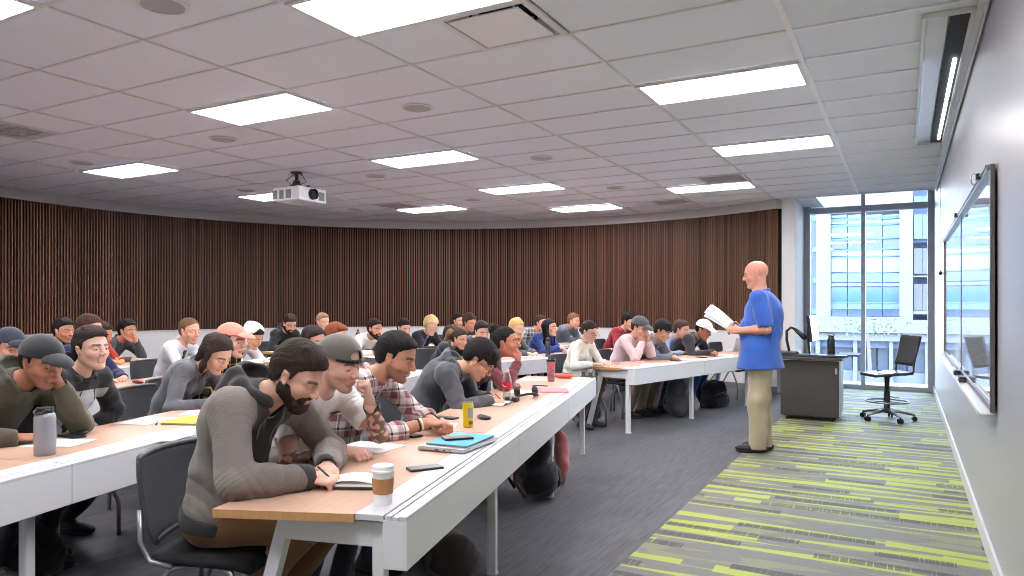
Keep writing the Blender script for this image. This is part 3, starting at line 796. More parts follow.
    bp = N(nt, 'ShaderNodeBump', ins={'Strength': 0.5, 'Distance': 0.004}); nt.links.new(rib, bp.inputs['Height']); nt.links.new(bp.outputs['Normal'], b.inputs['Normal'])
    return m
def slat_mat():
    m = principled('walnut_slats', (0.1, 0.06, 0.04, 1), 0.5, spec=0.4); nt, b = base(m)
    tc = nt.nodes.new('ShaderNodeTexCoord'); s = nt.nodes.new('ShaderNodeSeparateXYZ'); nt.links.new(tc.outputs['Object'], s.inputs[0])
    ang = mth(nt, 'ARCTAN2', s.outputs[1], s.outputs[0]); k = mth(nt, 'FLOOR', mth(nt, 'DIVIDE', ang, SLAT_STEP))
    r = white(nt, comb(nt, k, 1.0, 2.0))
    g = noise(nt, comb(nt, mth(nt, 'MULTIPLY', s.outputs[0], 20), mth(nt, 'MULTIPLY', s.outputs[1], 20), mth(nt, 'MULTIPLY', s.outputs[2], 1.4)), 1.0, 4)
    c = mixc(nt, r, rgb((84, 50, 36)), rgb((134, 93, 73)))
    nt.links.new(mixc(nt, g, mixc(nt, 0.35, c, rgb((60, 36, 28))), c), b.inputs['Base Color'])
    return m
PANELW = principled('white_panel_lit', rgb((220, 220, 224)), 0.45)  # table white made lighter in colour, standing in for light on the fronts
WHITEP = principled('white_laminate', rgb((200, 200, 204)), 0.42, spec=0.45)
WHITEM = principled('white_metal', rgb((218, 218, 220)), 0.38, spec=0.5)
WALLW = principled('white_paint', rgb((214, 212, 212)), 0.8, spec=0.25, bump=(300, 0.05))
GLOSSW = principled('writable_wall_paint', rgb((162, 161, 168)), 0.32, spec=0.55, bump=(3.5, 0.03))
ALU = principled('aluminium', rgb((150, 154, 160)), 0.35, metal=0.75)
CHROME = principled('chrome', rgb((200, 202, 206)), 0.18, metal=1.0)
DARKG = principled('dark_grey', rgb((48, 48, 52)), 0.5)
BLACK = principled('black_fabric', rgb((22, 22, 25)), 0.85, bump=(120, 0.3))
PAPER = principled('paper', rgb((238, 238, 238)), 0.8, spec=0.2)
def wood_mat(name, c1, c2, rough=0.42):
    m = principled(name, c1, rough, spec=0.4); nt, b = base(m); v, x, y, z = coords(nt)
    g = noise(nt, comb(nt, mth(nt, 'MULTIPLY', x, 60), mth(nt, 'MULTIPLY', y, 2.5), z), 1.0, 5)
    nt.links.new(mixc(nt, g, c1, c2), b.inputs['Base Color']); return m
MAPLE = wood_mat('maple_laminate', rgb((182, 145, 122)), rgb((196, 163, 142)))
MAPLEE = wood_mat('maple_edge', rgb((184, 136, 88)), rgb((204, 158, 108)))

# ------------------------------------------------------------------ the room
RC = Vector((-5.05, 6.75, 0)); RR = 6.42
SLAT_STEP = 0.047/RR
A0, A1 = math.atan2(12.38-RC.y, -1.74-RC.x), math.radians(222)
def arc(n, r, a0=A0, a1=A1):
    return [(r*math.cos(a0+(a1-a0)*i/n), r*math.sin(a0+(a1-a0)*i/n)) for i in range(n+1)]
def arc_band(m, r0, r1, z0, z1, n=120, a0=A0, a1=A1):
    I, O = arc(n, r0, a0, a1), arc(n, r1, a0, a1)
    m.prism(I+O[::-1], z0, z1); return m
m = MB(); m.box((-5.7, 6.3, -0.05), (13.4, 17.2, 0.1)); structure(m.build('floor', carpet_mat()))
# ceiling: tiles as separate panels hung in a metal grid
CM = ceiling_mat()
def in_ceiling(x, y):
    if y > 13.2 or x < -11.7 or y < -2 or x > 0.42: return False
    if x > -1.73 and y > 12.2: return False
    return (Vector((x, y, 0))-RC).length < RR+0.9 or y < 6.75
LIGHTS = [(-4, -6), (-8, -8), (-8, -4), (-14, -2), (-8, 0), (-14, 2), (-8, 4), (-12, 6), (-8, 8), (-2, -2), (-2, 2), (-4, 6), (-14, -6), (-2, -10), (-8, -12)]  # last two are unseen, added behind the camera for room light
VENTS = [(-3, -5), (-12, -5), (-12, 5), (-3, 5), (-5, 8)]
def gp(i, j): return GX0+i*TILE, GY0+j*TILE
holes = set()
for i, j in LIGHTS: holes |= {(i, j), (i+1, j)}
for v in VENTS: holes.add(v)
m = MB()
for i in range(-19, 2):
    for j in range(-14, 12):
        x0, y0 = gp(i, j); x1, y1 = x0+TILE, y0+TILE
        if (i, j) in holes: continue
        if i == 1: x1 = 0.40
        if x0 > 0.40: continue
        x1 = min(x1, 0.42)
        if i <= -1 and y0 >= 12.25 and x0 > -1.74: continue
        if i > -2 and y1 > 12.27: y1 = 12.27
        if y1-y0 < 0.05: continue
        m.quad((x0, y0, CEIL+0.006), (x1, y0, CEIL+0.006), (x1, y1, CEIL+0.006), (x0, y1, CEIL+0.006))
o = m.build('ceiling', CM); structure(o)
m = MB(); m.box((-5.7, 6.3, 3.72), (13.4, 17.2, 0.04)); structure(m.build('ceiling', principled('slab', rgb((120, 120, 122)), 0.9)))
m = MB()
for j in range(-14, 12):
    x0, y0 = gp(0, j)
    if y0 > 12.25: m.box((-6.9, y0, CEIL+0.001), (10.0, 0.022, 0.006))
    else: m.box((-6.15, y0, CEIL+0.001), (11.1, 0.022, 0.006))
for i in range(-18, -1, 2):
    x0, y0 = gp(i, 0); wd = 0.03 if i == 0 else 0.022
    ye = 12.27 if x0 > -1.75 else 13.4
    m.box((x0, (ye-2)/2, CEIL), (wd, ye+2, 0.008))
for (i, j) in VENTS:
    for di in (0, 1):
        x0, y0 = gp(i+di, j); m.box((x0, y0+TILE/2, CEIL), (0.022, TILE, 0.007))
structure(m.build('trim_1', principled('ceiling_grid', rgb((216, 214, 218)), 0.5)))
m = MB(); m.box((0.385, 5.2, CEIL-0.004), (0.05, 14.4, 0.012)); m.box((0.402, 5.2, CEIL-0.02), (0.012, 14.4, 0.04)); structure(m.build('trim_2', WHITEM))
m = MB(); m.box((GX0, 5.135, CEIL-0.003), (0.034, 14.27, 0.012))
for j in range(-14, 10):
    x0, y0 = gp(0, j); xe = 0.10 if 4.88 < y0 < 8.78 else 0.36; m.box(((GX0+xe)/2, y0, CEIL-0.002), (xe-GX0, 0.02, 0.008))
structure(m.build('trim_6', principled('white_grid', rgb((240, 240, 244)), 0.5)))
# window pocket: bulkhead where the tiles stop
m = MB(); m.box((-0.66, 12.29, 3.41), (2.16, 0.03, 0.60)); structure(m.build('trim_3', WALLW))
m = MB(); m.box((-0.66, 12.96, 3.66), (2.16, 1.36, 0.03)); structure(m.build('ceiling', WALLW))
# right wall
m = MB(); m.box((0.47, 5.85, 1.8), (0.10, 15.7, 3.64)); structure(m.build('wall_right', GLOSSW))
m = MB(); m.box((0.412, 5.85, 0.055), (0.016, 15.6, 0.11), 0.003); structure(m.build('baseboard_right', principled('baseboard', rgb((205, 205, 208)), 0.35)))
# curved wall
def at_rc(o): o.location = RC; return o
m = MB(); arc_band(m, RR, RR+0.12, 0, 0.975); structure(at_rc(m.build('wall_back', WALLW, auto=30)))
m = MB(); arc_band(m, RR-0.012, RR+0.03, 0.955, 0.975); structure(at_rc(m.build('trim_4', principled('ledge', rgb((200, 198, 198)), 0.5), auto=30)))
m = MB(); arc_band(m, RR-0.012, RR+0.005, 0, 0.10); structure(at_rc(m.build('baseboard_back', principled('baseboard_grey', rgb((120, 120, 124)), 0.5), auto=30)))
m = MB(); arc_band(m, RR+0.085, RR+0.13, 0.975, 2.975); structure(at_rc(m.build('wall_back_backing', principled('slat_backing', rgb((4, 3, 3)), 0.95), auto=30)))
SLW = slat_mat()
m = MB(); n = int((A1-A0)/SLAT_STEP)
for i in range(n):
    k0 = math.floor(A0/SLAT_STEP)+1+i; a = (k0+0.5)*SLAT_STEP
    if a > PI: a -= 0
    ca, sa = math.cos(a), math.sin(a); hw = 0.0100; dp = 0.018
    P = [(RR+0.012)*ca+hw*sa, (RR+0.012)*sa-hw*ca], [(RR+0.012)*ca-hw*sa, (RR+0.012)*sa+hw*ca]
    Q_ = [(RR+0.012+dp+0.02)*ca-hw*sa, (RR+0.012+dp+0.02)*sa+hw*ca], [(RR+0.012+dp+0.02)*ca+hw*sa, (RR+0.012+dp+0.02)*sa-hw*ca]
    m.prism([P[0], P[1], Q_[0], Q_[1]], 0.978, 2.972)
structure(at_rc(m.build('wall_back_slats', SLW)))
m = MB(); arc_band(m, RR-0.02, RR+0.12, 2.972, CEIL+0.01); structure(at_rc(m.build('trim_5', principled('fascia', rgb((176, 172, 172)), 0.55), auto=30)))
# end of the curved wall: a white column, then the window
m = MB(); m.box((-1.635, 13.03, 1.84), (0.20, 1.34, 3.68)); structure(m.build('wall_end', WALLW))
e0 = (RC.x+RR*math.cos(A1), RC.y+RR*math.sin(A1))
m = MB(); m.box((e0[0]-0.06, (e0[1]-2)/2, 1.8), (0.12, e0[1]+2, 3.64)); structure(m.build('wall_left', WALLW))
m = MB(); m.box(((e0[0]+0.5)/2, -2.06, 1.8), (abs(e0[0])+0.7, 0.12, 3.64)); structure(m.build('wall_front', WALLW))
# window
WY = 13.65
m = MB()
m.box((-1.49, WY, 1.84), (0.10, 0.16, 3.68), 0.004); m.box((-0.61, WY, 1.84), (0.065, 0.14, 3.68), 0.004); m.box((0.372, WY, 1.84), (0.09, 0.16, 3.68), 0.004)
m.box((-0.55, WY, 3.05), (1.86, 0.12, 0.10), 0.004); m.box((-0.55, WY, 0.035), (1.86, 0.12, 0.07), 0.004); m.box((-0.55, WY, 3.64), (1.86, 0.12, 0.08))
structure(m.build('window_1', principled('window_frame_paint', rgb((160, 168, 184)), 0.45, metal=0.0)))
def glass_mat(name, tint=(0.95, 0.98, 1, 1), refl=0.08):
    m = bpy.data.materials.new(name); m.use_nodes = True; nt = m.node_tree; nt.nodes.clear()
    o = nt.nodes.new('ShaderNodeOutputMaterial'); t = nt.nodes.new('ShaderNodeBsdfTransparent'); t.inputs[0].default_value = tint
    g = nt.nodes.new('ShaderNodeBsdfGlossy'); g.inputs['Roughness'].default_value = 0.02
    mx = nt.nodes.new('ShaderNodeMixShader'); fr = nt.nodes.new('ShaderNodeFresnel'); fr.inputs[0].default_value = 1.45
    nt.links.new(fr.outputs[0], mx.inputs[0]); nt.links.new(t.outputs[0], mx.inputs[1]); nt.links.new(g.outputs[0], mx.inputs[2]); nt.links.new(mx.outputs[0], o.inputs[0]); return m
WG = glass_mat('window_glass')
m = MB()
for x0, x1 in ((-1.44, -0.642), (-0.578, 0.327)):
    for z0, z1 in ((0.07, 3.0), (3.10, 3.60)): m.box(((x0+x1)/2, WY, (z0+z1)/2), (x1-x0, 0.008, z1-z0))
structure(m.build('window_1_glass', WG))
# ------------------------------------------------------------------ lights, vents, speakers in the ceiling
PANEL = principled('light_panel', (1, 1, 1, 1), 0.5, emit=(0.985, 0.97, 1.0, 1), estr=26.0)
def make_light():
    r = empty('ceiling_light')
    m = MB(); W, D = 2*TILE, TILE
    for c, s in (((W/2, 0.026, 0), (W-0.02, 0.03, 0.02)), ((W/2, D-0.026, 0), (W-0.02, 0.03, 0.02)), ((0.026, D/2, 0), (0.03, D-0.08, 0.02)), ((W-0.026, D/2, 0), (0.03, D-0.08, 0.02))): m.box(c, s)
    m.box((W/2, D/2, 0.05), (W-0.03, D-0.03, 0.02))
    m.build('frame', WHITEM, r)
    m = MB(); m.box((W/2, D/2, 0.003), (W-0.08, D-0.08, 0.012)); m.build('diffuser', PANEL, r)
    return r
LAB = {(-4, -6): 'long ceiling light panel nearest the camera, cut by the top edge of the view', (-8, -8): 'ceiling light panel whose corner shows at the top left of the view',
 (-8, -4): 'lit ceiling panel left of the nearest big one, above the bearded man', (-14, -2): 'lit ceiling panel at the left, nearest the slatted wall', (-8, 0): 'lit ceiling panel in mid ceiling, right of the projector and nearer',
 (-14, 2): 'lit ceiling panel partly hidden behind the hanging projector', (-8, 4): 'lit ceiling panel in mid ceiling, next one behind the panel right of the projector', (-12, 6): 'small far lit panel beyond the projector, next to an air vent',
 (-8, 8): 'farthest lit panel, just before the curved slatted wall', (-2, -2): 'big lit ceiling panel right of the square air diffuser', (-2, 2): 'middle one of the three lit panels by the bright ceiling strip', (-4, 6): 'lit ceiling panel directly in front of an air vent near the window',
 (-14, -6): 'ceiling light panel whose tip shows at the left edge of the view', (-2, -10): 'unseen ceiling light panel added behind the camera near the whiteboard wall', (-8, -12): 'unseen ceiling light panel added behind the camera over the rear rows'}
proto = make_light()
for n_, (i, j) in enumerate(LIGHTS):
    o = proto if n_ == 0 else copy_tree(proto)
    x, y = gp(i, j); o.location = (x, y, CEIL-0.006); tag(o, LAB[(i, j)], 'ceiling light', 'recessed ceiling light panels')
VM = principled('vent_metal', rgb((222, 220, 224)), 0.5)
def make_vent(plaque):
    r = empty('ceiling_vent'); D = TILE
    m = MB()
    for c, s in (((D/2, 0.02, 0), (D, 0.04, 0.012)), ((D/2, D-0.02, 0), (D, 0.04, 0.012)), ((0.02, D/2, 0), (0.04, D-0.08, 0.012)), ((D-0.02, D/2, 0), (0.04, D-0.08, 0.012))): m.box(c, s)
    m.build('frame', VM, r)
    m = MB(); m.grid(lambda u, v: (0.04+(D-0.08)*u, 0.04+(D-0.08)*v, 0.006+0.10*min(1, 4*min(u, 1-u, v, 1-v))), 12, 12); m.build('recess', VM, r, smooth=True)
    if plaque:
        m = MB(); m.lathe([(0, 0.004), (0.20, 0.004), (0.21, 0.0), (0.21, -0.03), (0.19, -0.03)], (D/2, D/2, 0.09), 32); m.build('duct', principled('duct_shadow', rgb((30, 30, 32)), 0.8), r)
        m = MB(); m.box((D/2-0.01, D/2-0.0, -0.006), (0.47, 0.47, 0.01), 0.003)
        for sx in (-1, 1):
            for sy in (-1, 1): m.tube([(D/2+0.15*sx, D/2+0.15*sy, 0.0), (D/2+0.17*sx, D/2+0.17*sy, 0.09)], 0.006, 6)
        m.build('face_plate', principled('plate_metal', rgb((236, 235, 238)), 0.45), r)
    else:
        m = MB()
        for k in range(9): m.box((D/2, 0.08+0.056*k, 0.008), (D-0.10, 0.034, 0.004), rot=Euler((0.5, 0, 0)).to_matrix())
        m.build('slats', principled('vent_slats', rgb((190, 188, 192)), 0.5), r)
    return r
VL = ['square air diffuser with a drop plate, next to the nearest ceiling light', 'air vent with a dark slot at the left edge of the ceiling', 'small air vent beside the far lit panel beyond the projector', 'louvred air vent directly behind a lit panel near the window', 'pale louvred air vent close to the curved slatted wall']
for n_, (i, j) in enumerate(VENTS):
    o = make_vent(n_ == 0); x, y = gp(i, j); o.location = (x, y, CEIL-0.004); tag(o, VL[n_], 'air vent', 'ceiling air vents')
SPK = [((-5, -6.5), 'round ceiling speaker nearest the camera at the top left'), ((-9, -2.5), 'round ceiling speaker behind the light above the bearded man'), ((-13.1, -2.45), 'round ceiling speaker next to the left light near the slatted wall'),
 ((-5, -2.5), 'round ceiling speaker between the nearest diffuser and mid ceiling light'), ((-5, 1.5), 'round ceiling speaker just behind the mid ceiling light, to its right'), ((-9, 1.5), 'round ceiling speaker directly behind the light right of the projector'),
 ((-5, 5.5), 'far round ceiling speaker left of the vent near the window'), ((-9, 5.5), 'far round ceiling speaker between two distant lit panels'), ((-13, 5.5), 'farthest round ceiling speaker, beyond the projector near the slats'), ((-13, 1.5), 'round ceiling speaker left of the projector, near its hidden light')]
for (i, j), lb in SPK:
    x, y = gp(i, j)
    r = empty('ceiling_speaker', (x, y, CEIL-0.006)); tag(r, lb, 'speaker', 'round ceiling speakers')
    m = MB(); m.lathe([(0.118, 0.008), (0.135, 0.006), (0.137, -0.002), (0.118, -0.006)], seg=32); m.build('rim', principled('speaker_rim', rgb((222, 220, 224)), 0.6), r)
    m = MB(); m.lathe([(0.118, -0.004), (0.06, -0.007), (0, -0.008)], seg=32); m.build('grille', principled('speaker_grille', rgb((182, 180, 184)), 0.7, bump=(900, 0.5)), r)
LAMP = principled('lamp_tube', (1, 1, 1, 1), 0.4, emit=(0.92, 0.95, 1.0, 1), estr=3.0)  # faint glow added to brighten wall and ceiling; the tubes themselves look unlit
# long slot light beside the whiteboard wall
r = empty('slot_light', (0.10, 4.9, CEIL)); tag(r, 'long recessed wall-wash light slot in the ceiling beside the whiteboard wall', 'light fixture')
LY = 3.85
m = MB(); m.box((0.0, LY/2, -0.012), (0.02, LY, 0.03)); m.box((0.245, LY/2, -0.012), (0.02, LY, 0.03)); m.box((0.12, 0, -0.012), (0.26, 0.02, 0.03)); m.box((0.12, LY, -0.012), (0.26, 0.02, 0.03)); m.build('frame', WHITEM, r)
m = MB(); m.grid(lambda u, v: (0.01+0.125*u, LY*v, -0.02+0.025*math.sin(u*PI*0.5)), 8, 4); solidify(m.build('reflector', principled('reflector', rgb((228, 230, 234)), 0.25, metal=0.4), r, smooth=True), 0.004)
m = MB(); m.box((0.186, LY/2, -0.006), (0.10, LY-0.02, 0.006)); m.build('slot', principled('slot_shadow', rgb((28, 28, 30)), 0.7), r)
for k, (a, b) in enumerate(((0.9, 2.0), (2.1, 3.05), (3.1, 3.6))):
    m = MB(); m.tube([(0.20, a, -0.024), (0.20, b, -0.024)], 0.014, 10); m.build('lamp_tube', LAMP, r, smooth=True)
# projector
r = empty('projector', (-6.84, 6.83, CEIL)); tag(r, 'white projector hanging from the ceiling on a black mount', 'projector')
PW = principled('projector_white', rgb((222, 222, 224)), 0.4)
m = MB(); m.box((0.05, 0.0, -0.305), (0.46, 0.48, 0.175), 0.012); body_ = m.build('housing', PW, r)
GRM = principled('projector_grille', rgb((120, 120, 124)), 0.5)
for k, (a, b) in enumerate(((-0.14, 0.08), (-0.02, 0.07), (0.10, 0.085))):
    m = MB(); m.box((a, -0.2415, -0.31), (b, 0.003, 0.11))
    for q in range(6): m.box((a, -0.243, -0.355+0.018*q), (b, 0.008, 0.010))
    m.build('grille', GRM, body_)
m = MB(); m.box((0.2805, 0.155, -0.31), (0.003, 0.10, 0.11))
for q in range(6): m.box((0.282, 0.155, -0.355+0.018*q), (0.008, 0.10, 0.010))
m.build('grille', GRM, body_)
m = MB(); Ry = Euler((0, PI/2, 0)).to_matrix(); m.lathe([(0, 0.03), (0.045, 0.03), (0.055, 0.045), (0.066, 0.045), (0.072, 0.0), (0.072, -0.02)], (0.28, -0.01, -0.302), 28, Ry); m.build('lens', principled('lens', rgb((14, 14, 18)), 0.12), body_, auto=40)
m = MB(); m.lathe([(0.075, 0), (0.075, -0.012), (0.024, -0.018), (0.024, -0.10), (0.045, -0.11), (0.05, -0.15), (0, -0.15)], seg=20)
m.box((0.05, 0, -0.19), (0.34, 0.035, 0.014)); m.box((0.05, 0, -0.19), (0.035, 0.34, 0.014)); m.box((0, 0, -0.165), (0.09, 0.09, 0.05), 0.006)
for sx, sy in ((0.15, 0.12), (0.15, -0.12), (-0.1, 0.12), (-0.1, -0.12)): m.tube([(0.05+sx*0.9, sy*1.1, -0.19), (0.05+sx, sy, -0.215)], 0.008, 6); 
m.tube([(0.04, 0.03, -0.15), (0.10, 0.07, -0.12), (0.09, 0.02, -0.05), (0.03, 0, -0.01)], 0.005, 6); m.tube([(-0.04, -0.03, -0.17), (-0.12, -0.06, -0.10), (-0.07, 0, -0.03), (-0.02, 0, -0.01)], 0.005, 6)
m.build('mount', BLACKP, r)
# ------------------------------------------------------------------ whiteboard on the right wall
r = empty('whiteboard', (0.42, 4.5, 0.88)); tag(r, 'wide glossy glass whiteboard with metal frame on the right wall', 'whiteboard')
BL, BH = 5.0, 1.25
m = MB(); m.box((-0.016, BL/2, BH/2), (0.012, BL, BH)); m.build('board', principled('glass_board', rgb((232, 236, 240)), 0.03, spec=0.9, coat=1.0), r)
m = MB(); m.box((-0.022, 0.0, BH/2), (0.022, 0.03, BH+0.04), 0.003); m.box((-0.02, BL, BH/2), (0.03, 0.03, BH+0.02)); m.box((-0.018, BL/2, 0), (0.025, BL, 0.03)); m.box((-0.0235, 2.35, BH/2), (0.006, 0.012, BH))
m.build('frame', principled('frame_metal', rgb((120, 114, 112)), 0.35, metal=0.6), r)
m = MB(); m.box((-0.03, BL/2, BH+0.005), (0.035, BL, 0.03), 0.004); m.box((-0.05, BL/2, BH+0.012), (0.008, BL, 0.014)); m.build('map_rail', ALU, r)
for y_ in (0.35, 2.35):
    m = MB(); m.box((-0.055, y_, BH+0.01), (0.03, 0.05, 0.035), 0.004); m.build('rail_stop', BLACKP, r)
m = MB(); m.tube([(-0.055, 0.46, BH+0.03), (-0.07, 0.46, BH+0.05), (-0.085, 0.46, BH+0.03), (-0.08, 0.46, BH-0.01), (-0.065, 0.46, BH-0.02)], 0.004, 8); m.build('hook', CHROME, r, smooth=True)
m = MB(); m.box((-0.045, BL/2, -0.03), (0.075, BL, 0.008), 0.002); m.box((-0.082, BL/2, -0.026), (0.006, BL, 0.018)); m.box((-0.012, BL/2, -0.015), (0.012, BL, 0.03)); m.build('pen_tray', WHITEM, r)
for k, (yy, lb) in enumerate(((2.35, 'black board eraser on the whiteboard tray, the farther one'), (1.75, 'black board eraser on the whiteboard tray, the nearer one'))):
    e = empty('board_eraser', (0.37, 4.5+yy, 0.857)); tag(e, lb, 'board eraser', 'erasers on the whiteboard tray')
    m = MB(); m.box((0, 0, 0.012), (0.05, 0.14, 0.018), 0.004); m.build('felt', DARKG, e); m = MB(); m.box((0, 0, 0.030), (0.046, 0.13, 0.018), 0.005); m.build('grip', BLACKP, e)
r = empty('pull_cord', (0.395, 10.6, 0)); tag(r, 'thin pull cord with a black bob hanging by the right wall', 'pull cord')
m = MB(); m.tube([(0, 0, 1.84), (0, 0, CEIL)], 0.0025, 6); m.build('cord', principled('cord', rgb((190, 190, 195)), 0.5), r)
m = MB(); m.lathe([(0, 0), (0.02, 0.012), (0.024, 0.03), (0.012, 0.05), (0, 0.055)], (0, 0, 1.79), 14); m.build('bob', BLACKP, r, smooth=True)
# ------------------------------------------------------------------ across the street
def onY(x, y, Y):
    k = (x-CX)/FPX; d = Y/(k*SN+CS); return Vector((d*(k*CS-SN), Y, EYE-(y-CY)*d/FPX))
YB = 66.0
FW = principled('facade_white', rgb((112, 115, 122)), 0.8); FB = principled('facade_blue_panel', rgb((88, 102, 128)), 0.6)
def glz(name, c): return principled(name, rgb(c), 0.12, spec=0.8, vary=(0.25, 0.12))
GB = glz('glazing_blue', (48, 88, 118)); GD = glz('glazing_deep', (24, 56, 96)); GP = glz('glazing_pale', (88, 112, 128))
bl = empty('office_building', (-1.5, YB, -6)); tag(bl, 'pale office building with blue ribbon windows across the street', 'building'); bo = Vector(bl.location)
def bbox(m, x0, x1, y0, y1, yf=YB, dep=0.5):
    a = onY(x0, y1, yf); b = onY(x1, y0, yf); m.box(((a.x+b.x)/2-bo.x, yf+dep/2-bo.y, (a.z+b.z)/2-bo.z), (b.x-a.x, dep, b.z-a.z)); return m
m = MB(); bbox(m, 816, 830.5, 120, 322, YB, 6); bbox(m, 899.5, 913, 120, 322, YB, 6); bbox(m, 830.5, 899.5, 120, 214, YB, 6); bbox(m, 830.5, 899.5, 317, 322, YB, 6); bbox(m, 760, 990, 321, 331, YB-1.2, 7); bbox(m, 760, 990, 335.5, 338.5, YB-0.8, 6)
for x0 in (776, 815.5, 853, 889, 925, 961): bbox(m, x0, x0+4.2, 337, 392, YB-0.6, 1.0)
bbox(m, 760, 990, 376, 392, YB, 5)
m.build('wall', FW, bl)
m = MB(); bbox(m, 760, 816, 120, 322, YB+2.5, 4); bbox(m, 760, 990, 331, 335.5, YB-0.3, 6); bbox(m, 760, 990, 338.5, 345, YB, 5); m.build('wall', FB, bl)
for k, (a, b, mt) in enumerate(((214, 219, GP), (219, 225, GP), (225, 239, GB), (239, 250, GD), (250, 257, GP), (257, 273, GP), (273, 283, GB), (283, 287, GP), (287, 303, GB), (303, 309, GP), (309, 317, GD))):
    for (x0, x1) in ((830.5, 847), (847.8, 864.5), (865.3, 882), (882.8, 899.5)):
        w_ = bbox(MB(), x0, x1, a, b-0.7, YB+0.6, 0.2).build('window_pane', mt, bl)
m = MB()
for yy in (219, 225, 239, 250, 257, 273, 283, 287, 303, 309): bbox(m, 830.5, 899.5, yy-0.8, yy, YB+0.5, 0.2)
bbox(m, 830.5, 899.5, 214, 317, YB+0.9, 0.3); m.build('window_frame', principled('mullion', rgb((70, 110, 150)), 0.5), bl)
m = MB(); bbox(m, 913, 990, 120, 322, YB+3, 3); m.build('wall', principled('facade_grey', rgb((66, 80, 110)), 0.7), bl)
for (a, b) in ((196, 206), (214, 239), (248, 274), (284, 312)):
    for (x0, x1) in ((914, 922.5), (923, 930), (930.5, 950)): bbox(MB(), x0, x1, a, b, YB+2.8, 0.2).build('window_pane', GD if b > 250 else GB, bl)
for yy in (241, 276, 313): bbox(MB(), 911, 990, yy-1.5, yy+1.2, YB+0.2, 3).build('balcony', FW, bl)
for k in range(5):
    for q in range(2): bbox(MB(), 812.5-q*7, 816-q*7, 216+31*k, 221+31*k, YB+2.3, 0.2).build('window_pane', principled('dark_pane', rgb((90, 120, 160)), 0.3), bl)
for x0, x1, mt in ((780, 814, GP), (820, 852, GP), (858, 866, GB), (869, 876, GD), (878, 888, GP), (894, 906, GB), (908, 924, GP), (930, 960, GB)):
    bbox(MB(), x0, x1, 346, 374, YB+0.8, 0.2).build('window_pane', principled('lobby_pane', rgb((76, 86, 106)), 0.3) if mt is GP else principled('lobby_pane_dark', rgb((46, 58, 80)), 0.3), bl)
m = MB(); bbox(m, 760, 990, 344, 377, YB+1.2, 0.4); m.build('lobby_wall', principled('lobby', rgb((100, 104, 116)), 0.7), bl)
gz = onY(870, 391, YB-0.5).z
m = MB(); m.box((-2, 75, gz-0.1), (90, 122, 0.2)); structure(m.build('ground', principled('plaza', rgb((84, 84, 90)), 0.9)))
tr = empty('street_tree', (onY(868, 316, 52).x, 52, gz)); tag(tr, 'leafy pale street tree outside, seen through the window', 'tree')
m = MB(); m.tube([(0, 0, 0), (0.1, 0, 3), (0, 0.1, 5.0)], [0.16, 0.12, 0.08], 8); m.build('trunk', principled('bark', rgb((110, 100, 92)), 0.9), tr)
m = MB(); rs = random.Random(3)
for k in range(140):
    a = rs.uniform(0, 2*PI); rr_ = rs.gauss(0, 1.0); c = Vector((1.5*rs.gauss(0, 0.9), 1.4*rs.gauss(0, 0.7), 5.6+0.45*rs.gauss(0, 0.8))); R_ = Euler((rs.uniform(0, 3), rs.uniform(0, 3), rs.uniform(0, 3))).to_matrix()
    m.quad(*[c+R_ @ Vector(q) for q in ((-0.10, -0.05, 0), (0.10, -0.05, 0), (0.10, 0.05, 0), (-0.10, 0.05, 0))])
m.build('foliage', principled('leaf', rgb((96, 106, 88)), 0.8), tr)
# daylight
w = bpy.data.worlds.new('sky'); SC.world = w; w.use_nodes = True; nt = w.node_tree; bg = nt.nodes['Background']
tc = nt.nodes.new('ShaderNodeTexCoord'); sp = nt.nodes.new('ShaderNodeSeparateXYZ'); nt.links.new(tc.outputs['Generated'], sp.inputs[0])
mr = N(nt, 'ShaderNodeMapRange', ins={'From Min': -0.1, 'From Max': 0.8}); nt.links.new(sp.outputs[2], mr.inputs['Value'])
nt.links.new(mixc(nt, mr.outputs['Result'], (0.86, 0.93, 1.0, 1), (0.45, 0.66, 1.0, 1)), bg.inputs[0]); bg.inputs[1].default_value = 10.5
l = bpy.data.lights.new('sun', 'SUN'); l.energy = 0.4; l.angle = 0.2; l.color = (1, 0.97, 0.92); lo = bpy.data.objects.new('sun', l); COL.objects.link(lo); lo.rotation_euler = Euler((math.radians(48), 0, math.radians(-25)))
# portal-like window daylight is the sky itself; the camera
cam = bpy.data.cameras.new('camera'); co = bpy.data.objects.new('camera', cam); COL.objects.link(co)
co.location = (0, 0, EYE); co.rotation_euler = (PI/2, 0, YAW); cam.sensor_width = 36; cam.lens = 36*FPX/1024; cam.shift_x = (512-CX)/1024; cam.shift_y = (CY-288)/1024; cam.clip_end = 400; cam.clip_start = 0.05
SC.camera = co
SC.view_settings.view_transform = 'Standard'; SC.view_settings.look = 'None'; SC.view_settings.gamma = 1; SC.view_settings.use_curve_mapping = False; SC.view_settings.exposure = 0.42
SC.cycles.max_bounces = 12; SC.cycles.diffuse_bounces = 9; SC.cycles.glossy_bounces = 3; SC.cycles.transparent_max_bounces = 12; SC.cycles.transmission_bounces = 4
SC.cycles.caustics_reflective = False; SC.cycles.caustics_refractive = False; SC.cycles.sample_clamp_indirect = 12
SC.cycles.use_denoising = True; SC.cycles.filter_width = 1.0
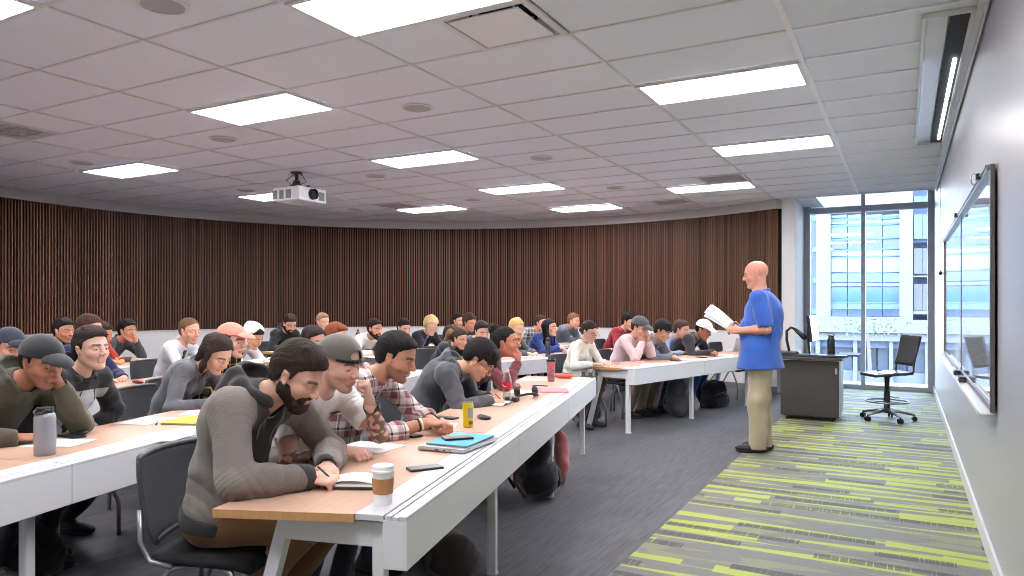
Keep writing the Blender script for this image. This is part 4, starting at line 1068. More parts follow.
# ------------------------------------------------------------------ tables: two straight wings per row, meeting in a shallow V
TH = 0.72
U1 = Vector((-0.2462, 0.9692, 0)); N1 = Vector((0.9692, 0.2462, 0))
U2 = Vector((0.2462, 0.9692, 0)); N2 = Vector((0.9692, -0.2462, 0))
def front(sec, k, Y):
    """point on the front line of row k (0 = first) at depth Y"""
    return Vector((-1.43-0.254*(Y-1.91)-1.79*k, Y, 0)) if sec == 1 else Vector((-2.575+0.254*(Y-7.57)-1.72*k, Y, 0))
HEAD = {1: math.atan2(N1.y, N1.x), 2: math.atan2(N2.y, N2.x)}
TL = 1.575
def make_table(first):
    r = empty('table')
    y0 = 0.002; yr = -0.075 if first else 0.002; ym = y0+(yr-y0)*0.10
    m = MB(); m.prism([(-0.187, ym), (-0.187, TL-0.002), (-0.68, TL-0.002), (-0.68, yr)], TH-0.028, TH); t = m.build('tabletop', MAPLE, r)
    m = MB()
    m.prism([(-0.187, ym-0.001), (-0.187, ym+0.004), (-0.681, yr+0.004), (-0.681, yr-0.001)], TH-0.0285, TH+0.0003); m.box((-0.681, (TL+yr)/2, TH-0.014), (0.005, TL-yr-0.004, 0.0288)); m.build('edge_band', MAPLEE, t)
    m = MB(); m.box((-0.135, TL/2, TH-0.010), (0.102, TL-0.004, 0.022), 0.002); m.box((-0.066, TL/2, TH-0.009), (0.022, TL-0.004, 0.018), 0.002); m.box((-0.040, TL/2, TH-0.011), (0.022, TL-0.004, 0.018), 0.002); m.box((-0.014, TL/2, TH-0.007), (0.028, TL-0.004, 0.016), 0.003)
    m.build('cable_strip', WHITEP, r)
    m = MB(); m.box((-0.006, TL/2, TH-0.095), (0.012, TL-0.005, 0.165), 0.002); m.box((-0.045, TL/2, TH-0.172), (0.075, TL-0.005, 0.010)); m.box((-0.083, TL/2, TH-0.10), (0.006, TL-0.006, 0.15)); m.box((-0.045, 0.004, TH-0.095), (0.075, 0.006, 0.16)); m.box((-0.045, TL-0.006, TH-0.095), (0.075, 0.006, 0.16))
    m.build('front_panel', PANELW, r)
    m = MB(); m.box((-0.42, TL/2, TH-0.06), (0.04, TL-0.2, 0.04)); m.build('beam', WHITEM, r)
    for y in ([0.05] if first else [])+[TL-0.12]:
        m = MB(); m.box((-0.115, y, TH/2-0.015), (0.045, 0.045, TH-0.03), 0.006); m.box((-0.115, y, 0.006), (0.05, 0.05, 0.012)); m.build('leg', WHITEM, r)
        m = MB()
        a, b = Vector((-0.465, y, TH-0.03)), Vector((-0.66, y, 0.0)); h = 0.022; vs = []
        for p in (a, b):
            vs.append([m.bm.verts.new(p+Vector((sx*h*1.1, sy*h, 0))) for sx, sy in ((-1, -1), (1, -1), (1, 1), (-1, 1))])
        for q in range(4): m.bm.faces.new((vs[0][q], vs[0][(q+1) % 4], vs[1][(q+1) % 4], vs[1][q]))
        m.bm.faces.new(vs[0]); m.bm.faces.new(vs[1]); m.build('leg', WHITEM, r)
        m = MB(); m.box((-0.30, y, TH-0.075), (0.35, 0.04, 0.085), 0.003); m.build('end_rail', WHITEM, r)
    return r
proto_t = {True: make_table(True), False: make_table(False)}; used_t = set()
RN = ['first', 'second', 'third', 'fourth']
def put_table(sec, k, i, first, label):
    """i-th table of the wing counted from the middle aisle"""
    o = proto_t[first] if first not in used_t else copy_tree(proto_t[first]); used_t.add(first)
    if sec == 1:
        P = front(1, k, 6.44 if k == 1 else 6.50)-U1*TL*(i+1); o.location = P; o.rotation_euler = (0, 0, HEAD[1])
    else:
        P = front(2, k, 7.57)+U2*TL*i; o.location = P; o.rotation_euler = (0, 0, HEAD[2])
    tag(o, label, 'table', 'white and maple lecture tables')
TLAB = {(1, 0, 2): 'nearest table, with the coffee cup and laptop, its end towards the camera', (1, 0, 1): 'front row table with the yellow drink can', (1, 0, 0): 'front row table with the soda bottle and pink folder, by the aisle',
 (1, 1, 2): 'second row table holding the lime folder behind the bearded man', (1, 1, 3): 'second row table with the grey flask at the left edge of the view', (1, 1, 1): 'second row table hidden behind the plaid shirt man', (1, 1, 0): 'second row table at the middle aisle, behind the hooded writer',
 (1, 2, 2): 'third row table at the left with the dark red case', (1, 2, 1): 'third row table in front of the blurred man in a white shirt', (1, 2, 0): 'third row near wing table by the middle aisle',
 (1, 3, 2): 'fourth row table at the far left by the slatted wall', (1, 3, 1): 'fourth row table where the man in dark grey leans on his elbow', (1, 3, 0): 'fourth row near wing table by the middle aisle',
 (2, 0, 0): 'front table beyond the aisle, its maple end in front of the woman in cream', (2, 0, 1): 'front table beyond the aisle, in front of the white cap man', (2, 0, 2): 'front table beyond the aisle, hidden behind the standing lecturer',
 (2, 1, 0): 'second row far wing table where the woman in royal blue sits', (2, 1, 1): 'second row far wing table in front of the dark red sweater', (2, 1, 2): 'second row far wing table nearest the window',
 (2, 2, 0): 'third row far wing table where the blond man in a suit writes', (2, 2, 1): 'third row far wing table behind the woman in royal blue', (2, 2, 2): 'third row far wing table nearest the window',
 (2, 3, 0): 'fourth row far wing table where the black hoodie man sits', (2, 3, 1): 'fourth row far wing table behind the blond man in a suit'}
for (sec, k, i), lb in TLAB.items():
    put_table(sec, k, i, (sec == 2 and i == 0) or (sec == 1 and (k, i) in ((0, 2), (1, 3), (2, 2), (3, 2))), lb)
# ------------------------------------------------------------------ chairs
CHB = principled('chair_mesh', rgb((58, 60, 64)), 0.7, bump=(420, 0.6))
CHM = mat_cache(CLOTH, 'chairframe', lambda: principled('chair_frame', rgb((60, 62, 66)), 0.4))
TUBE = principled('chair_tube', rgb((150, 150, 154)), 0.3, metal=0.85)
def make_chair():
    r = empty('chair')
    m = MB(); m.grid(lambda u, v: (-0.21+0.44*u, (v-0.5)*(0.44+0.03*u), 0.452-0.018*math.sin(u*PI)*(1-(2*v-1)**2)-0.035*max(0, u-0.8)*5*0.5), 10, 10)
    solidify(m.build('seat', BLACK, r, smooth=True), 0.035, -1)
    def bk(u, v, e=0.0):
        y = (u-0.5)*(0.46-0.04*v+e); z = 0.50+0.32*v+e*(v-0.5); return (-0.225-0.085*v-0.02*math.sin(v*PI)+0.055*(2*u-1)**2, y, z)
    m = MB(); m.grid(lambda u, v: bk(u, v), 14, 10); b = m.build('backrest', CHB, r, smooth=True); solidify(b, 0.012, 0)
    pts = [bk(u, 0) for u in np.linspace(0.03, 0.97, 9)]+[bk(0.99, v) for v in np.linspace(0.05, 0.93, 7)]+[bk(u, 1) for u in np.linspace(0.96, 0.04, 11)]+[bk(0.01, v) for v in np.linspace(0.93, 0.05, 7)]
    m = MB(); m.tube(pts, 0.012, 8, closed=True); m.build('back_frame', CHM, b, smooth=True)
    for s in (1, -1):
        m = MB(); m.tube([(-0.10, 0.235*s, 0.415), (-0.19, 0.235*s, 0.43), (-0.235, 0.225*s, 0.50), (-0.245, 0.215*s, 0.62)], 0.012, 8); m.build('back_support', TUBE, r, smooth=True)
        m = MB(); m.tube([(0.05, 0.20*s, 0.425), (0.14, 0.225*s, 0.40), (0.225, 0.255*s, 0.22), (0.235, 0.257*s, 0.19), (0.235, 0.257*s, 0.0)], 0.0115, 8); m.build('leg', TUBE, r, smooth=True)
        m = MB(); m.tube([(-0.02, 0.20*s, 0.425), (-0.11, 0.225*s, 0.40), (-0.235, 0.255*s, 0.22), (-0.245, 0.257*s, 0.19), (-0.25, 0.257*s, 0.0)], 0.0115, 8); m.build('leg', TUBE, r, smooth=True)
    m = MB(); m.tube([(0.05, -0.20, 0.425), (0.05, 0.20, 0.425)], 0.011, 8); m.tube([(-0.06, -0.20, 0.425), (-0.06, 0.20, 0.425)], 0.011, 8); m.build('seat_frame', TUBE, r, smooth=True)
    return r
proto_c = [make_chair()]; used_c = []
def put_chair(x, y, h, label):
    o = proto_c[0] if not used_c else copy_tree(proto_c[0]); used_c.append(1)
    o.location = (x, y, 0); o.rotation_euler = (0, 0, h); tag(o, label, 'chair', 'black stacking chairs with steel legs'); return o
# ------------------------------------------------------------------ lectern desk, stool chair
r = empty('lectern_desk', (-1.02, 9.86, 0)); tag(r, 'dark grey wheeled presenter desk between the lecturer and the window', 'desk')
LD = principled('lectern_laminate', rgb((66, 62, 62)), 0.45, bump=(40, 0.03)); LE = principled('lectern_edge', rgb((190, 190, 194)), 0.4)
m = MB(); m.box((0, 0, 0.405), (0.66, 0.68, 0.69), 0.004); m.build('cabinet', LD, r)
m = MB(); m.box((0.327, 0.0, 0.405), (0.012, 0.66, 0.67), 0.002); m.build('door', LE, r)
m = MB(); m.box((0.335, -0.22, 0.44), (0.006, 0.03, 0.62)); m.build('handle_strip', principled('side_strip', rgb((120, 120, 126)), 0.3, metal=0.6), r)
m = MB(); m.box((0, -0.02, 0.765), (0.74, 0.78, 0.028), 0.005); m.build('desktop', LD, r)
m = MB(); m.box((0.02, -0.02, 0.748), (0.70, 0.74, 0.01)); m.build('desktop_edge', LE, r)
m = MB(); m.box((0.41, 0.10, 0.80), (0.24, 0.50, 0.02), 0.005); m.tube([(0.30, -0.1, 0.78), (0.36, -0.1, 0.79)], 0.012, 8); m.build('side_shelf', DARKG, r)
m = MB(); m.box((0, 0, 0.055), (0.60, 0.62, 0.02)); m.build('plinth', BLACKP, r)
m = MB(); m.tube([(0.326, -0.30, 0.66), (0.338, -0.30, 0.66)], 0.01, 8); m.box((0.30, -0.343, 0.62), (0.022, 0.006, 0.07)); m.build('lock_plate', LE, r)
for sx in (-0.25, 0.25):
    for sy in (-0.26, 0.26):
        m = MB(); m.tube([(sx-0.012, sy, 0.028), (sx+0.012, sy, 0.028)], 0.028, 14); m.box((sx, sy+0.01, 0.05), (0.035, 0.05, 0.02)); m.build('caster', BLACKP, r)
DT = 0.779
def on_desk(name, dx, dy, rz, lb, cat): return tag(empty(name, (-1.02+dx, 9.86+dy, DT), rz), lb, cat)
r = on_desk('monitor', -0.04, 0.10, math.radians(-3), 'thin monitor on the presenter desk, seen almost edge on', 'monitor')
m = MB(); m.lathe([(0, 0), (0.11, 0), (0.11, 0.012), (0.03, 0.02), (0, 0.02)], seg=24); m.build('base', BLACKP, r, auto=40)
m = MB(); m.tube([(0, 0, 0.015), (-0.02, 0, 0.20), (-0.02, 0, 0.30)], 0.014, 10); m.box((0.0, 0, 0.32), (0.05, 0.10, 0.10), 0.005); m.build('stand', BLACKP, r)
m = MB(); m.box((0.035, 0, 0.34), (0.035, 0.52, 0.33), 0.006, rot=Euler((0, -0.12, 0)).to_matrix()); sc_ = m.build('screen_housing', BLACKP, r)
m = MB(); m.box((0.0555, 0, 0.342), (0.003, 0.49, 0.30), rot=Euler((0, -0.12, 0)).to_matrix()); m.build('screen', principled('screen', rgb((170, 186, 196)), 0.15), sc_)
r = on_desk('document_camera', -0.26, -0.10, math.radians(10), 'black document camera with bent arm on the presenter desk', 'document camera')
m = MB(); m.box((0, 0, 0.03), (0.22, 0.26, 0.05), 0.015); m.build('base', BLACKP, r)
m = MB(); m.tube([(0.0, 0, 0.05), (-0.03, 0, 0.20), (-0.03, 0, 0.31), (0.02, 0, 0.355), (0.07, 0, 0.33)], 0.017, 10); m.build('arm', BLACKP, r, smooth=True)
m = MB(); m.tube([(0.07, 0, 0.33), (0.17, 0, 0.235), (0.20, 0, 0.21)], [0.022, 0.034, 0.024], 12); m.build('camera_head', BLACKP, r, smooth=True)
r = on_desk('water_bottle', 0.22, -0.02, 0, 'black insulated bottle standing on the presenter desk', 'bottle')
m = MB(); m.lathe([(0, 0), (0.042, 0), (0.045, 0.01), (0.045, 0.20), (0.036, 0.225), (0.03, 0.235), (0, 0.235)], seg=24); m.build('body', principled('bottle_black', rgb((30, 31, 36)), 0.35), r, auto=40)
m = MB(); m.lathe([(0, 0.235), (0.032, 0.235), (0.032, 0.262), (0, 0.265)], seg=20); m.tube([(0.028, 0, 0.25), (0.04, 0, 0.275), (0, 0, 0.285), (-0.04, 0, 0.275), (-0.028, 0, 0.25)], 0.006, 8); m.build('lid', BLACKP, r, auto=40)
r = on_desk('laptop', 0.24, -0.22, 0.15, 'closed dark laptop at the right end of the presenter desk', 'laptop')
m = MB(); m.box((0, 0, 0.012), (0.34, 0.24, 0.018), 0.005); m.build('base', DARKG, r); m = MB(); m.box((0, 0, 0.026), (0.34, 0.24, 0.008), 0.003); m.build('lid', principled('lid_grey', rgb((120, 120, 124)), 0.35, metal=0.4), r)
r = on_desk('keyboard', -0.02, -0.26, -0.1, 'dark keyboard on the front of the presenter desk', 'keyboard')
m = MB(); m.box((0, 0, 0.010), (0.42, 0.15, 0.018), 0.004); m.build('case', DARKG, r)
m = MB()
for a in range(12):
    for b in range(4): m.box((-0.18+0.033*a, -0.05+0.033*b, 0.022), (0.027, 0.027, 0.007))
m.build('keys', BLACKP, r)
r = on_desk('control_panel', -0.25, -0.24, 0.2, 'small grey touch control box on the left of the presenter desk', 'control panel')
m = MB(); m.box((0, 0, 0.025), (0.16, 0.12, 0.045), 0.008); m.build('case', DARKG, r); m = MB(); m.box((0, 0, 0.050), (0.13, 0.09, 0.004)); m.build('screen', principled('touch_screen', rgb((80, 92, 104)), 0.15), r)
# drafting chair
r = empty('drafting_chair', (-0.19, 10.08, 0), math.radians(210)); tag(r, 'black drafting chair on casters with foot ring beside the whiteboard wall', 'chair')
m = MB(); m.grid(lambda u, v: (-0.22+0.46*u, (v-0.5)*0.44*(1-0.15*(2*u-1)**2), 0.60-0.02*math.sin(u*PI)*(1-(2*v-1)**2)-0.03*u*u), 12, 10); solidify(m.build('seat', principled('seat_shell', rgb((40, 44, 50)), 0.3), r, smooth=True), 0.03, -1)
m = MB()
def bk2(u, v):
    wd = 0.36+0.05*v; return (-0.20-0.10*v-0.015*math.sin(v*PI), (u-0.5)*wd, 0.68+0.36*v)
m.grid(bk2, 12, 10); solidify(m.build('backrest', principled('back_shell', rgb((34, 36, 42)), 0.5), r, smooth=True), 0.02, 0)
for s in (1, -1):
    m = MB(); m.tube([(0.02, 0.19*s, 0.585), (-0.12, 0.20*s, 0.575), (-0.215, 0.19*s, 0.60), (-0.225, 0.185*s, 0.72), (-0.30, 0.20*s, 1.03)], 0.014, 8); m.build('back_support', BLACKP, r, smooth=True)
m = MB(); m.lathe([(0.10, 0.575), (0.05, 0.53), (0.03, 0.52), (0.028, 0.36), (0.036, 0.355), (0.036, 0.14), (0.05, 0.12), (0.05, 0.09), (0, 0.09)], seg=20); m.build('gas_post', BLACKP, r, auto=40)
m = MB(); m.tube([(0.24*math.cos(a), 0.24*math.sin(a), 0.23) for a in [2*PI*i/36 for i in range(36)]], 0.011, 8, closed=True)
for k in range(3):
    a = 2*PI*k/3; m.tube([(0.035*math.cos(a), 0.035*math.sin(a), 0.23), (0.24*math.cos(a), 0.24*math.sin(a), 0.23)], 0.008, 8)
m.build('foot_ring', ALU, r, smooth=True)
m = MB(); m.tube([(0.0, 0.03, 0.30), (0.0, 0.20, 0.30)], 0.006, 6); m.box((0.0, 0.2, 0.30), (0.05, 0.05, 0.012)); m.build('lever', BLACKP, r)
for k in range(5):
    a = 2*PI*k/5+0.3; c, s_ = math.cos(a), math.sin(a)
    m = MB(); m.tube([(0.03*c, 0.03*s_, 0.125), (0.16*c, 0.16*s_, 0.105), (0.30*c, 0.30*s_, 0.075)], [0.026, 0.02, 0.014], 8); lg = m.build('leg', ALU, r, smooth=True)
    m = MB(); t_ = Vector((-s_, c, 0)); p = Vector((0.30*c, 0.30*s_, 0.03))
    for q in (-1, 1): m.tube([p+t_*0.008*q, p+t_*0.026*q], 0.029, 14)
    m.tube([p, p+Vector((0, 0, 0.045))], 0.01, 8); m.build('caster', BLACKP, lg)

# ------------------------------------------------------------------ things on the tables (z = table height)
def lay(name, x, y, rz, lb, cat, group=None, z=TH+0.0005):
    """put a thing where the photograph shows it on a table top"""
    p = at(x, y, z); return tag(empty(name, (p.x, p.y, z), rz), lb, cat, group)
h1, h2 = HEAD[1], HEAD[2]
def sheet(name, w, d, mat, par, z=0.001, curl=0.0, rz=0.0, dx=0, dy=0, th=0.0012):
    m = MB(); R_ = Matrix.Rotation(rz, 3, 'Z')
    m.grid(lambda u, v: tuple(R_ @ Vector(((u-0.5)*w, (v-0.5)*d, 0))+Vector((dx, dy, z+curl*(u*u)*v))), 6, 6); return solidify(m.build(name, mat, par, smooth=True), th, 1)
LINES = principled('printed_paper', rgb((236, 236, 236)), 0.8); nt, b = base(LINES); v, x, y, z = coords(nt)
ln = mth(nt, 'MULTIPLY', mth(nt, 'LESS_THAN', mth(nt, 'FRACT', mth(nt, 'MULTIPLY', x, 95)), 0.25), mth(nt, 'GREATER_THAN', noise(nt, comb(nt, mth(nt, 'MULTIPLY', x, 60), mth(nt, 'MULTIPLY', y, 40), 0.0), 1.0), 0.5))
nt.links.new(mixc(nt, mth(nt, 'MULTIPLY', ln, 0.35), rgb((238, 238, 238)), rgb((120, 120, 130))), b.inputs['Base Color'])
def papers(x, y, rz, lb, n=1, w=0.279, d=0.216, group='papers on the tables'):
    r = lay('paper_sheet', x, y, rz, lb, 'paper', group)
    sheet('sheet', w, d, LINES, r)
    for k in range(1, n): sheet('sheet', w, d, LINES, r, z=0.0025*k, rz=0.25*k, dx=0.015*k, dy=-0.012*k)
    return r
def phone(x, y, rz, lb, w=0.072, d=0.148, col=(26, 26, 30), z=TH+0.0005, face=True):
    r = lay('mobile_phone', x, y, rz, lb, 'phone', 'phones lying on the tables', z)
    m = MB(); m.box((0, 0, 0.005), (w, d, 0.009), 0.003); m.build('case', principled('phone_case', rgb(col), 0.35), r)
    m = MB(); m.box((0, 0, 0.0098), (w-0.008, d-0.008, 0.0012)); m.build('screen', principled('phone_glass', rgb((34, 36, 42)), 0.3, spec=0.5), r); return r
def text(s, size, mat, name, parent, M, ext=0.0006, bold=False, align='CENTER'):
    c = bpy.data.curves.new('t', 'FONT'); c.body = s; c.size = size; c.extrude = ext; c.align_x = align; c.align_y = 'CENTER'
    if bold: c.offset = size*0.018
    o = bpy.data.objects.new('t', c); COL.objects.link(o); dg = bpy.context.evaluated_depsgraph_get(); me = bpy.data.meshes.new_from_object(o.evaluated_get(dg)); bpy.data.objects.remove(o); me.transform(M)
    me.materials.clear(); return link(name, me, mat, parent)
def pen(x, y, rz, lb, col=(30, 30, 34), z=TH+0.005, el=0.0):
    r = lay('pen', x, y, rz, lb, 'pen', 'pens on the tables', z); m = MB(); m.tube([(-0.065, 0, 0), (0.055, 0, el)], 0.0042, 8); m.tube([(0.055, 0, el), (0.07, 0, el*1.15)], [0.004, 0.001], 8); m.build('barrel', principled('pen_plastic', rgb(col), 0.3), r, smooth=True); return r
# --- front row, near wing
r = lay('coffee_cup', 383, 504, 0, 'white paper coffee cup with brown sleeve, on the nearest table', 'cup')
m = MB(); m.lathe([(0, 0.004), (0.029, 0.004), (0.030, 0), (0.0305, 0.0), (0.0335, 0.055), (0.0375, 0.118), (0.036, 0.118), (0.033, 0.06)], seg=32); m.build('body', principled('cup_paper', rgb((235, 234, 232)), 0.5), r, auto=40)
m = MB(); m.lathe([(0.0340, 0.040), (0.0352, 0.040), (0.0388, 0.094), (0.0378, 0.095)], seg=32); m.build('sleeve', principled('cardboard', rgb((176, 128, 84)), 0.85, bump=(200, 0.3)), r, auto=40)
m = MB(); m.lathe([(0.0385, 0.113), (0.0405, 0.114), (0.0405, 0.121), (0.0385, 0.123), (0.0375, 0.136), (0.035, 0.138), (0.032, 0.133), (0, 0.132)], seg=32); m.build('lid', principled('lid_white', rgb((238, 238, 238)), 0.3), r, auto=40)
phone(425, 469, h1-0.85, 'dark phone lying beside the coffee cup across the white table strip', col=(40, 36, 38))
r = lay('laptop', 459, 445.5, h1-0.17, 'closed silver laptop lying under a teal folder on the front table', 'laptop'); LPZ = r
m = MB(); m.box((0, 0, 0.011), (0.25, 0.37, 0.014), 0.004)
for q in (-1, 1): m.box((q*0.085, 0, 0.002), (0.02, 0.28, 0.005))
m.build('base', principled('laptop_silver', rgb((196, 197, 200)), 0.3, metal=0.6), r); m = MB(); m.box((0, 0, 0.0205), (0.25, 0.37, 0.004), 0.0015); m.build('lid', principled('laptop_lid', rgb((206, 206, 210)), 0.3, metal=0.6), r)
m = MB(); m.box((0.02, -0.1857, 0.011), (0.012, 0.002, 0.004)); m.box((0.05, -0.1857, 0.011), (0.012, 0.002, 0.004)); m.box((-0.02, -0.1857, 0.011), (0.02, 0.002, 0.005)); m.build('ports', BLACKP, r)
lp = r.location; z1 = TH+0.0235
r = tag(empty('folder', (lp.x+0.006, lp.y+0.01, z1), h1-0.15), 'teal blue folder on top of the silver laptop', 'folder')
m = MB(); m.box((0, 0, 0.004), (0.22, 0.32, 0.007), 0.002); m.build('pages', principled('folder_grey', rgb((150, 152, 158)), 0.6), r); m = MB(); m.box((0, 0, 0.0085), (0.22, 0.32, 0.002)); m.build('cover', principled('teal_cover', rgb((60, 160, 185)), 0.5), r)
r = tag(empty('mobile_phone', (lp.x-0.005, lp.y-0.005, z1+0.0105), h1-0.95), 'dark phone on top of the teal folder', 'phone')
m = MB(); m.box((0, 0, 0.005), (0.072, 0.148, 0.009), 0.003); m.build('case', principled('phone_case', rgb((30, 26, 30)), 0.35), r); m = MB(); m.box((0, 0, 0.0098), (0.064, 0.14, 0.0012)); m.build('screen', principled('phone_glass', rgb((92, 62, 60)), 0.35, spec=0.4), r)
r = lay('notebook', 356, 485, h1+0.2, 'open spiral-bound book with dark cover under the bearded man\'s hand', 'notebook')
m = MB(); m.box((0, 0, 0.006), (0.21, 0.15, 0.010), 0.002); m.build('cover', DARKG, r); m = MB(); m.box((0, 0, 0.014), (0.20, 0.142, 0.006)); m.build('pages', PAPER, r); m = MB(); m.grid(lambda u, v: ((u-0.5)*0.2, (v-0.5)*0.142, 0.018+0.016*math.sin(u*PI)), 10, 2); solidify(m.build('open_page', PAPER, r, smooth=True), 0.001, 0)
r = phone(408, 436, h1+1.2, 'black phone on the table beside the tattooed man\'s hand')
papers(370, 447, h1-0.2, 'white sheet under the tattooed man\'s arm', 1)
papers(432, 426, h1+0.15, 'white sheet under the plaid shirt man\'s hands', 1)
r = lay('drink_can', 468, 427, 0.6, 'yellow drink can on the front table', 'can')
m = MB(); m.lathe([(0.024, 0.0), (0.027, 0.004), (0.0315, 0.014), (0.0315, 0.128), (0.027, 0.142)], seg=32); m.build('body', principled('can_yellow', rgb((222, 196, 40)), 0.28, metal=0.35), r, auto=40)
m = MB(); m.lathe([(0.0, 0.139), (0.024, 0.139), (0.0255, 0.145), (0.027, 0.145), (0.027, 0.141)], seg=28); m.tube([(0.0, 0, 0.1405), (0.012, 0, 0.1415), (0.016, 0.004, 0.1415)], 0.003, 6); m.build('lid', ALU, r, auto=40)
m = MB(); m.grid(lambda u, v: (0.0319*math.cos(-1.6+u*1.1), 0.0319*math.sin(-1.6+u*1.1), 0.055+0.06*v), 8, 1); m.build('label', principled('can_label', rgb((140, 165, 170)), 0.4), r)
m = MB(); m.grid(lambda u, v: (0.0319*math.cos(-1.5+u*0.9), 0.0319*math.sin(-1.5+u*0.9), 0.018+0.02*v), 8, 1); m.build('small_print', principled('can_print', rgb((90, 100, 80)), 0.4), r)
phone(446, 418.5, h1+1.35, 'thin black phone just left of the yellow can')
r = lay('car_key', 484, 419, h1+1.1, 'black key fob right of the yellow can', 'key fob'); s = SDF(); s.ell((0, 0, 0.011), (0.028, 0.055, 0.012), k=0.005); s.ell((0.005, 0.03, 0.016), (0.02, 0.02, 0.010), k=0.01); sdf_object('case', s, 0.004, BLACKP, r); m = MB(); m.box((0, 0.0, 0.022), (0.018, 0.03, 0.003), 0.001); m.build('buttons', DARKG, r)
r = lay('notebook', 498, 404, h1-0.1, 'small open notebook the hooded man writes in', 'notebook'); m = MB(); m.box((0, 0, 0.003), (0.16, 0.11, 0.005), 0.001); m.build('cover', BLACKP, r); m = MB(); m.grid(lambda u, v: ((u-0.5)*0.155, (v-0.5)*0.215, 0.006+0.014*abs(math.sin(v*2*PI))*0.8), 4, 16); solidify(m.build('pages', PAPER, r, smooth=True), 0.001, 0)
# cola style bottle, clear with a red label
CL = bpy.data.materials.new('clear_plastic'); CL.use_nodes = True; nt = CL.node_tree; nt.nodes.clear(); o_ = nt.nodes.new('ShaderNodeOutputMaterial'); t_ = nt.nodes.new('ShaderNodeBsdfTransparent'); t_.inputs[0].default_value = (0.86, 0.87, 0.88, 1); g_ = nt.nodes.new('ShaderNodeBsdfPrincipled'); g_.inputs['Base Color'].default_value = (0.8, 0.82, 0.85, 1); g_.inputs['Roughness'].default_value = 0.08
lw = nt.nodes.new('ShaderNodeLayerWeight'); lw.inputs[0].default_value = 0.45; mm = nt.nodes.new('ShaderNodeMixShader'); nt.links.new(lw.outputs['Facing'], mm.inputs[0]); nt.links.new(t_.outputs[0], mm.inputs[1]); nt.links.new(g_.outputs[0], mm.inputs[2]); nt.links.new(mm.outputs[0], o_.inputs[0])
def soda(r, liquid, label, cap, h=0.24, body=CL):
    k = h/0.24; P_ = [(0.0, 0.004), (0.022, 0.0), (0.031, 0.008), (0.033, 0.03), (0.031, 0.07), (0.0335, 0.10), (0.0335, 0.145), (0.030, 0.17), (0.020, 0.20), (0.0135, 0.215), (0.0135, 0.225)]
    m = MB(); m.lathe([(a*k, b_*k) for a, b_ in P_], seg=28); m.build('bottle_body', body, r, smooth=True)
    if liquid:
        m = MB(); m.lathe([(a*k*0.93, b_*k+0.001) for a, b_ in P_[:8]]+[(0, 0.17*k)], seg=24); m.build('drink', liquid, r, smooth=True)
    m = MB(); m.lathe([(0.0340*k, 0.098*k), (0.0345*k, 0.100*k), (0.0345*k, 0.146*k), (0.0335*k, 0.148*k)], seg=28); lb_ = m.build('label', label, r, smooth=True)
    m = MB(); m.lathe([(0.0155*k, 0.215*k), (0.0155*k, 0.238*k), (0, 0.240*k)], seg=20); m.build('cap', cap, r, auto=40)
    return lb_
RED = principled('red_label', rgb((200, 36, 44)), 0.4)
r = lay('soda_bottle', 507, 402, 0, 'empty clear soda bottle with red label on the front table', 'bottle'); lb_ = soda(r, None, RED, principled('cap_white', rgb((225, 225, 225)), 0.4))
m = MB(); 
def wave_(u, v): a = -2.9+1.9*u; return (0.0349*math.cos(a), 0.0349*math.sin(a), 0.121+0.008*math.sin(u*6)+0.006*(v-0.5)*(1-abs(2*u-1)))
m.grid(wave_, 16, 1); m.build('label_wave', principled('label_white', rgb((240, 240, 240)), 0.4), lb_)
r = lay('headphones', 526, 397, h1+0.6, 'black over-ear headphones beside the soda bottle', 'headphones')
m = MB(); pts = [(0.075*math.cos(a), 0.0, 0.035+0.085*math.sin(a)) for a in np.linspace(0.1, PI-0.1, 14)]; m.tube([Matrix.Rotation(1.25, 3, 'X') @ Vector(p) for p in pts], 0.009, 8); m.build('headband', BLACKP, r, smooth=True)
for q in (-1, 1):
    s = SDF(); s.ell((0.072*q, 0.0, 0.042), (0.022, 0.042, 0.042), k=0.01); sdf_object('ear_cup', s, 0.005, BLACKP, r)
r = lay('charger_case', 512, 401.5, h1+1.3, 'small black case in front of the headphones', 'case'); m = MB(); m.box((0, 0, 0.017), (0.06, 0.10, 0.034), 0.008); m.build('shell', BLACKP, r); m = MB(); m.box((0, 0, 0.022), (0.0612, 0.1012, 0.002)); m.build('seam', DARKG, r)
r = lay('travel_tumbler', 551, 381.5, 0, 'red and grey patterned travel tumbler with black lid', 'tumbler')
m = MB(); m.lathe([(0, 0), (0.030, 0), (0.032, 0.006), (0.040, 0.185), (0.038, 0.187)], seg=30)
TM = principled('tumbler_print', rgb((150, 96, 100)), 0.4); nt, b = base(TM); v, x, y, z = coords(nt); nz = noise(nt, comb(nt, mth(nt, 'MULTIPLY', x, 30), mth(nt, 'MULTIPLY', y, 30), mth(nt, 'MULTIPLY', z, 55)), 1.0, 1)
nt.links.new(mixc(nt, mth(nt, 'GREATER_THAN', nz, 0.52), rgb((190, 96, 100)), rgb((112, 104, 112))), b.inputs['Base Color']); m.build('body', TM, r, auto=40)
m = MB(); m.lathe([(0.0405, 0.182), (0.043, 0.184), (0.043, 0.20), (0.036, 0.205), (0, 0.203)], seg=28); m.box((0.02, 0, 0.209), (0.03, 0.02, 0.012), 0.003); m.build('lid', BLACKP, r, auto=40)
r = lay('folder', 553, 391, h1+0.2, 'pink paper folder on the white table strip', 'folder'); sheet('cover', 0.24, 0.30, principled('pink_card', rgb((224, 128, 142)), 0.7), r, z=0.001, th=0.004); sheet('pages', 0.23, 0.29, PAPER, r, z=0.0055, th=0.001); sheet('cover', 0.24, 0.30, principled('pink_card', rgb((228, 132, 146)), 0.7), r, z=0.0068, th=0.003, rz=0.03)
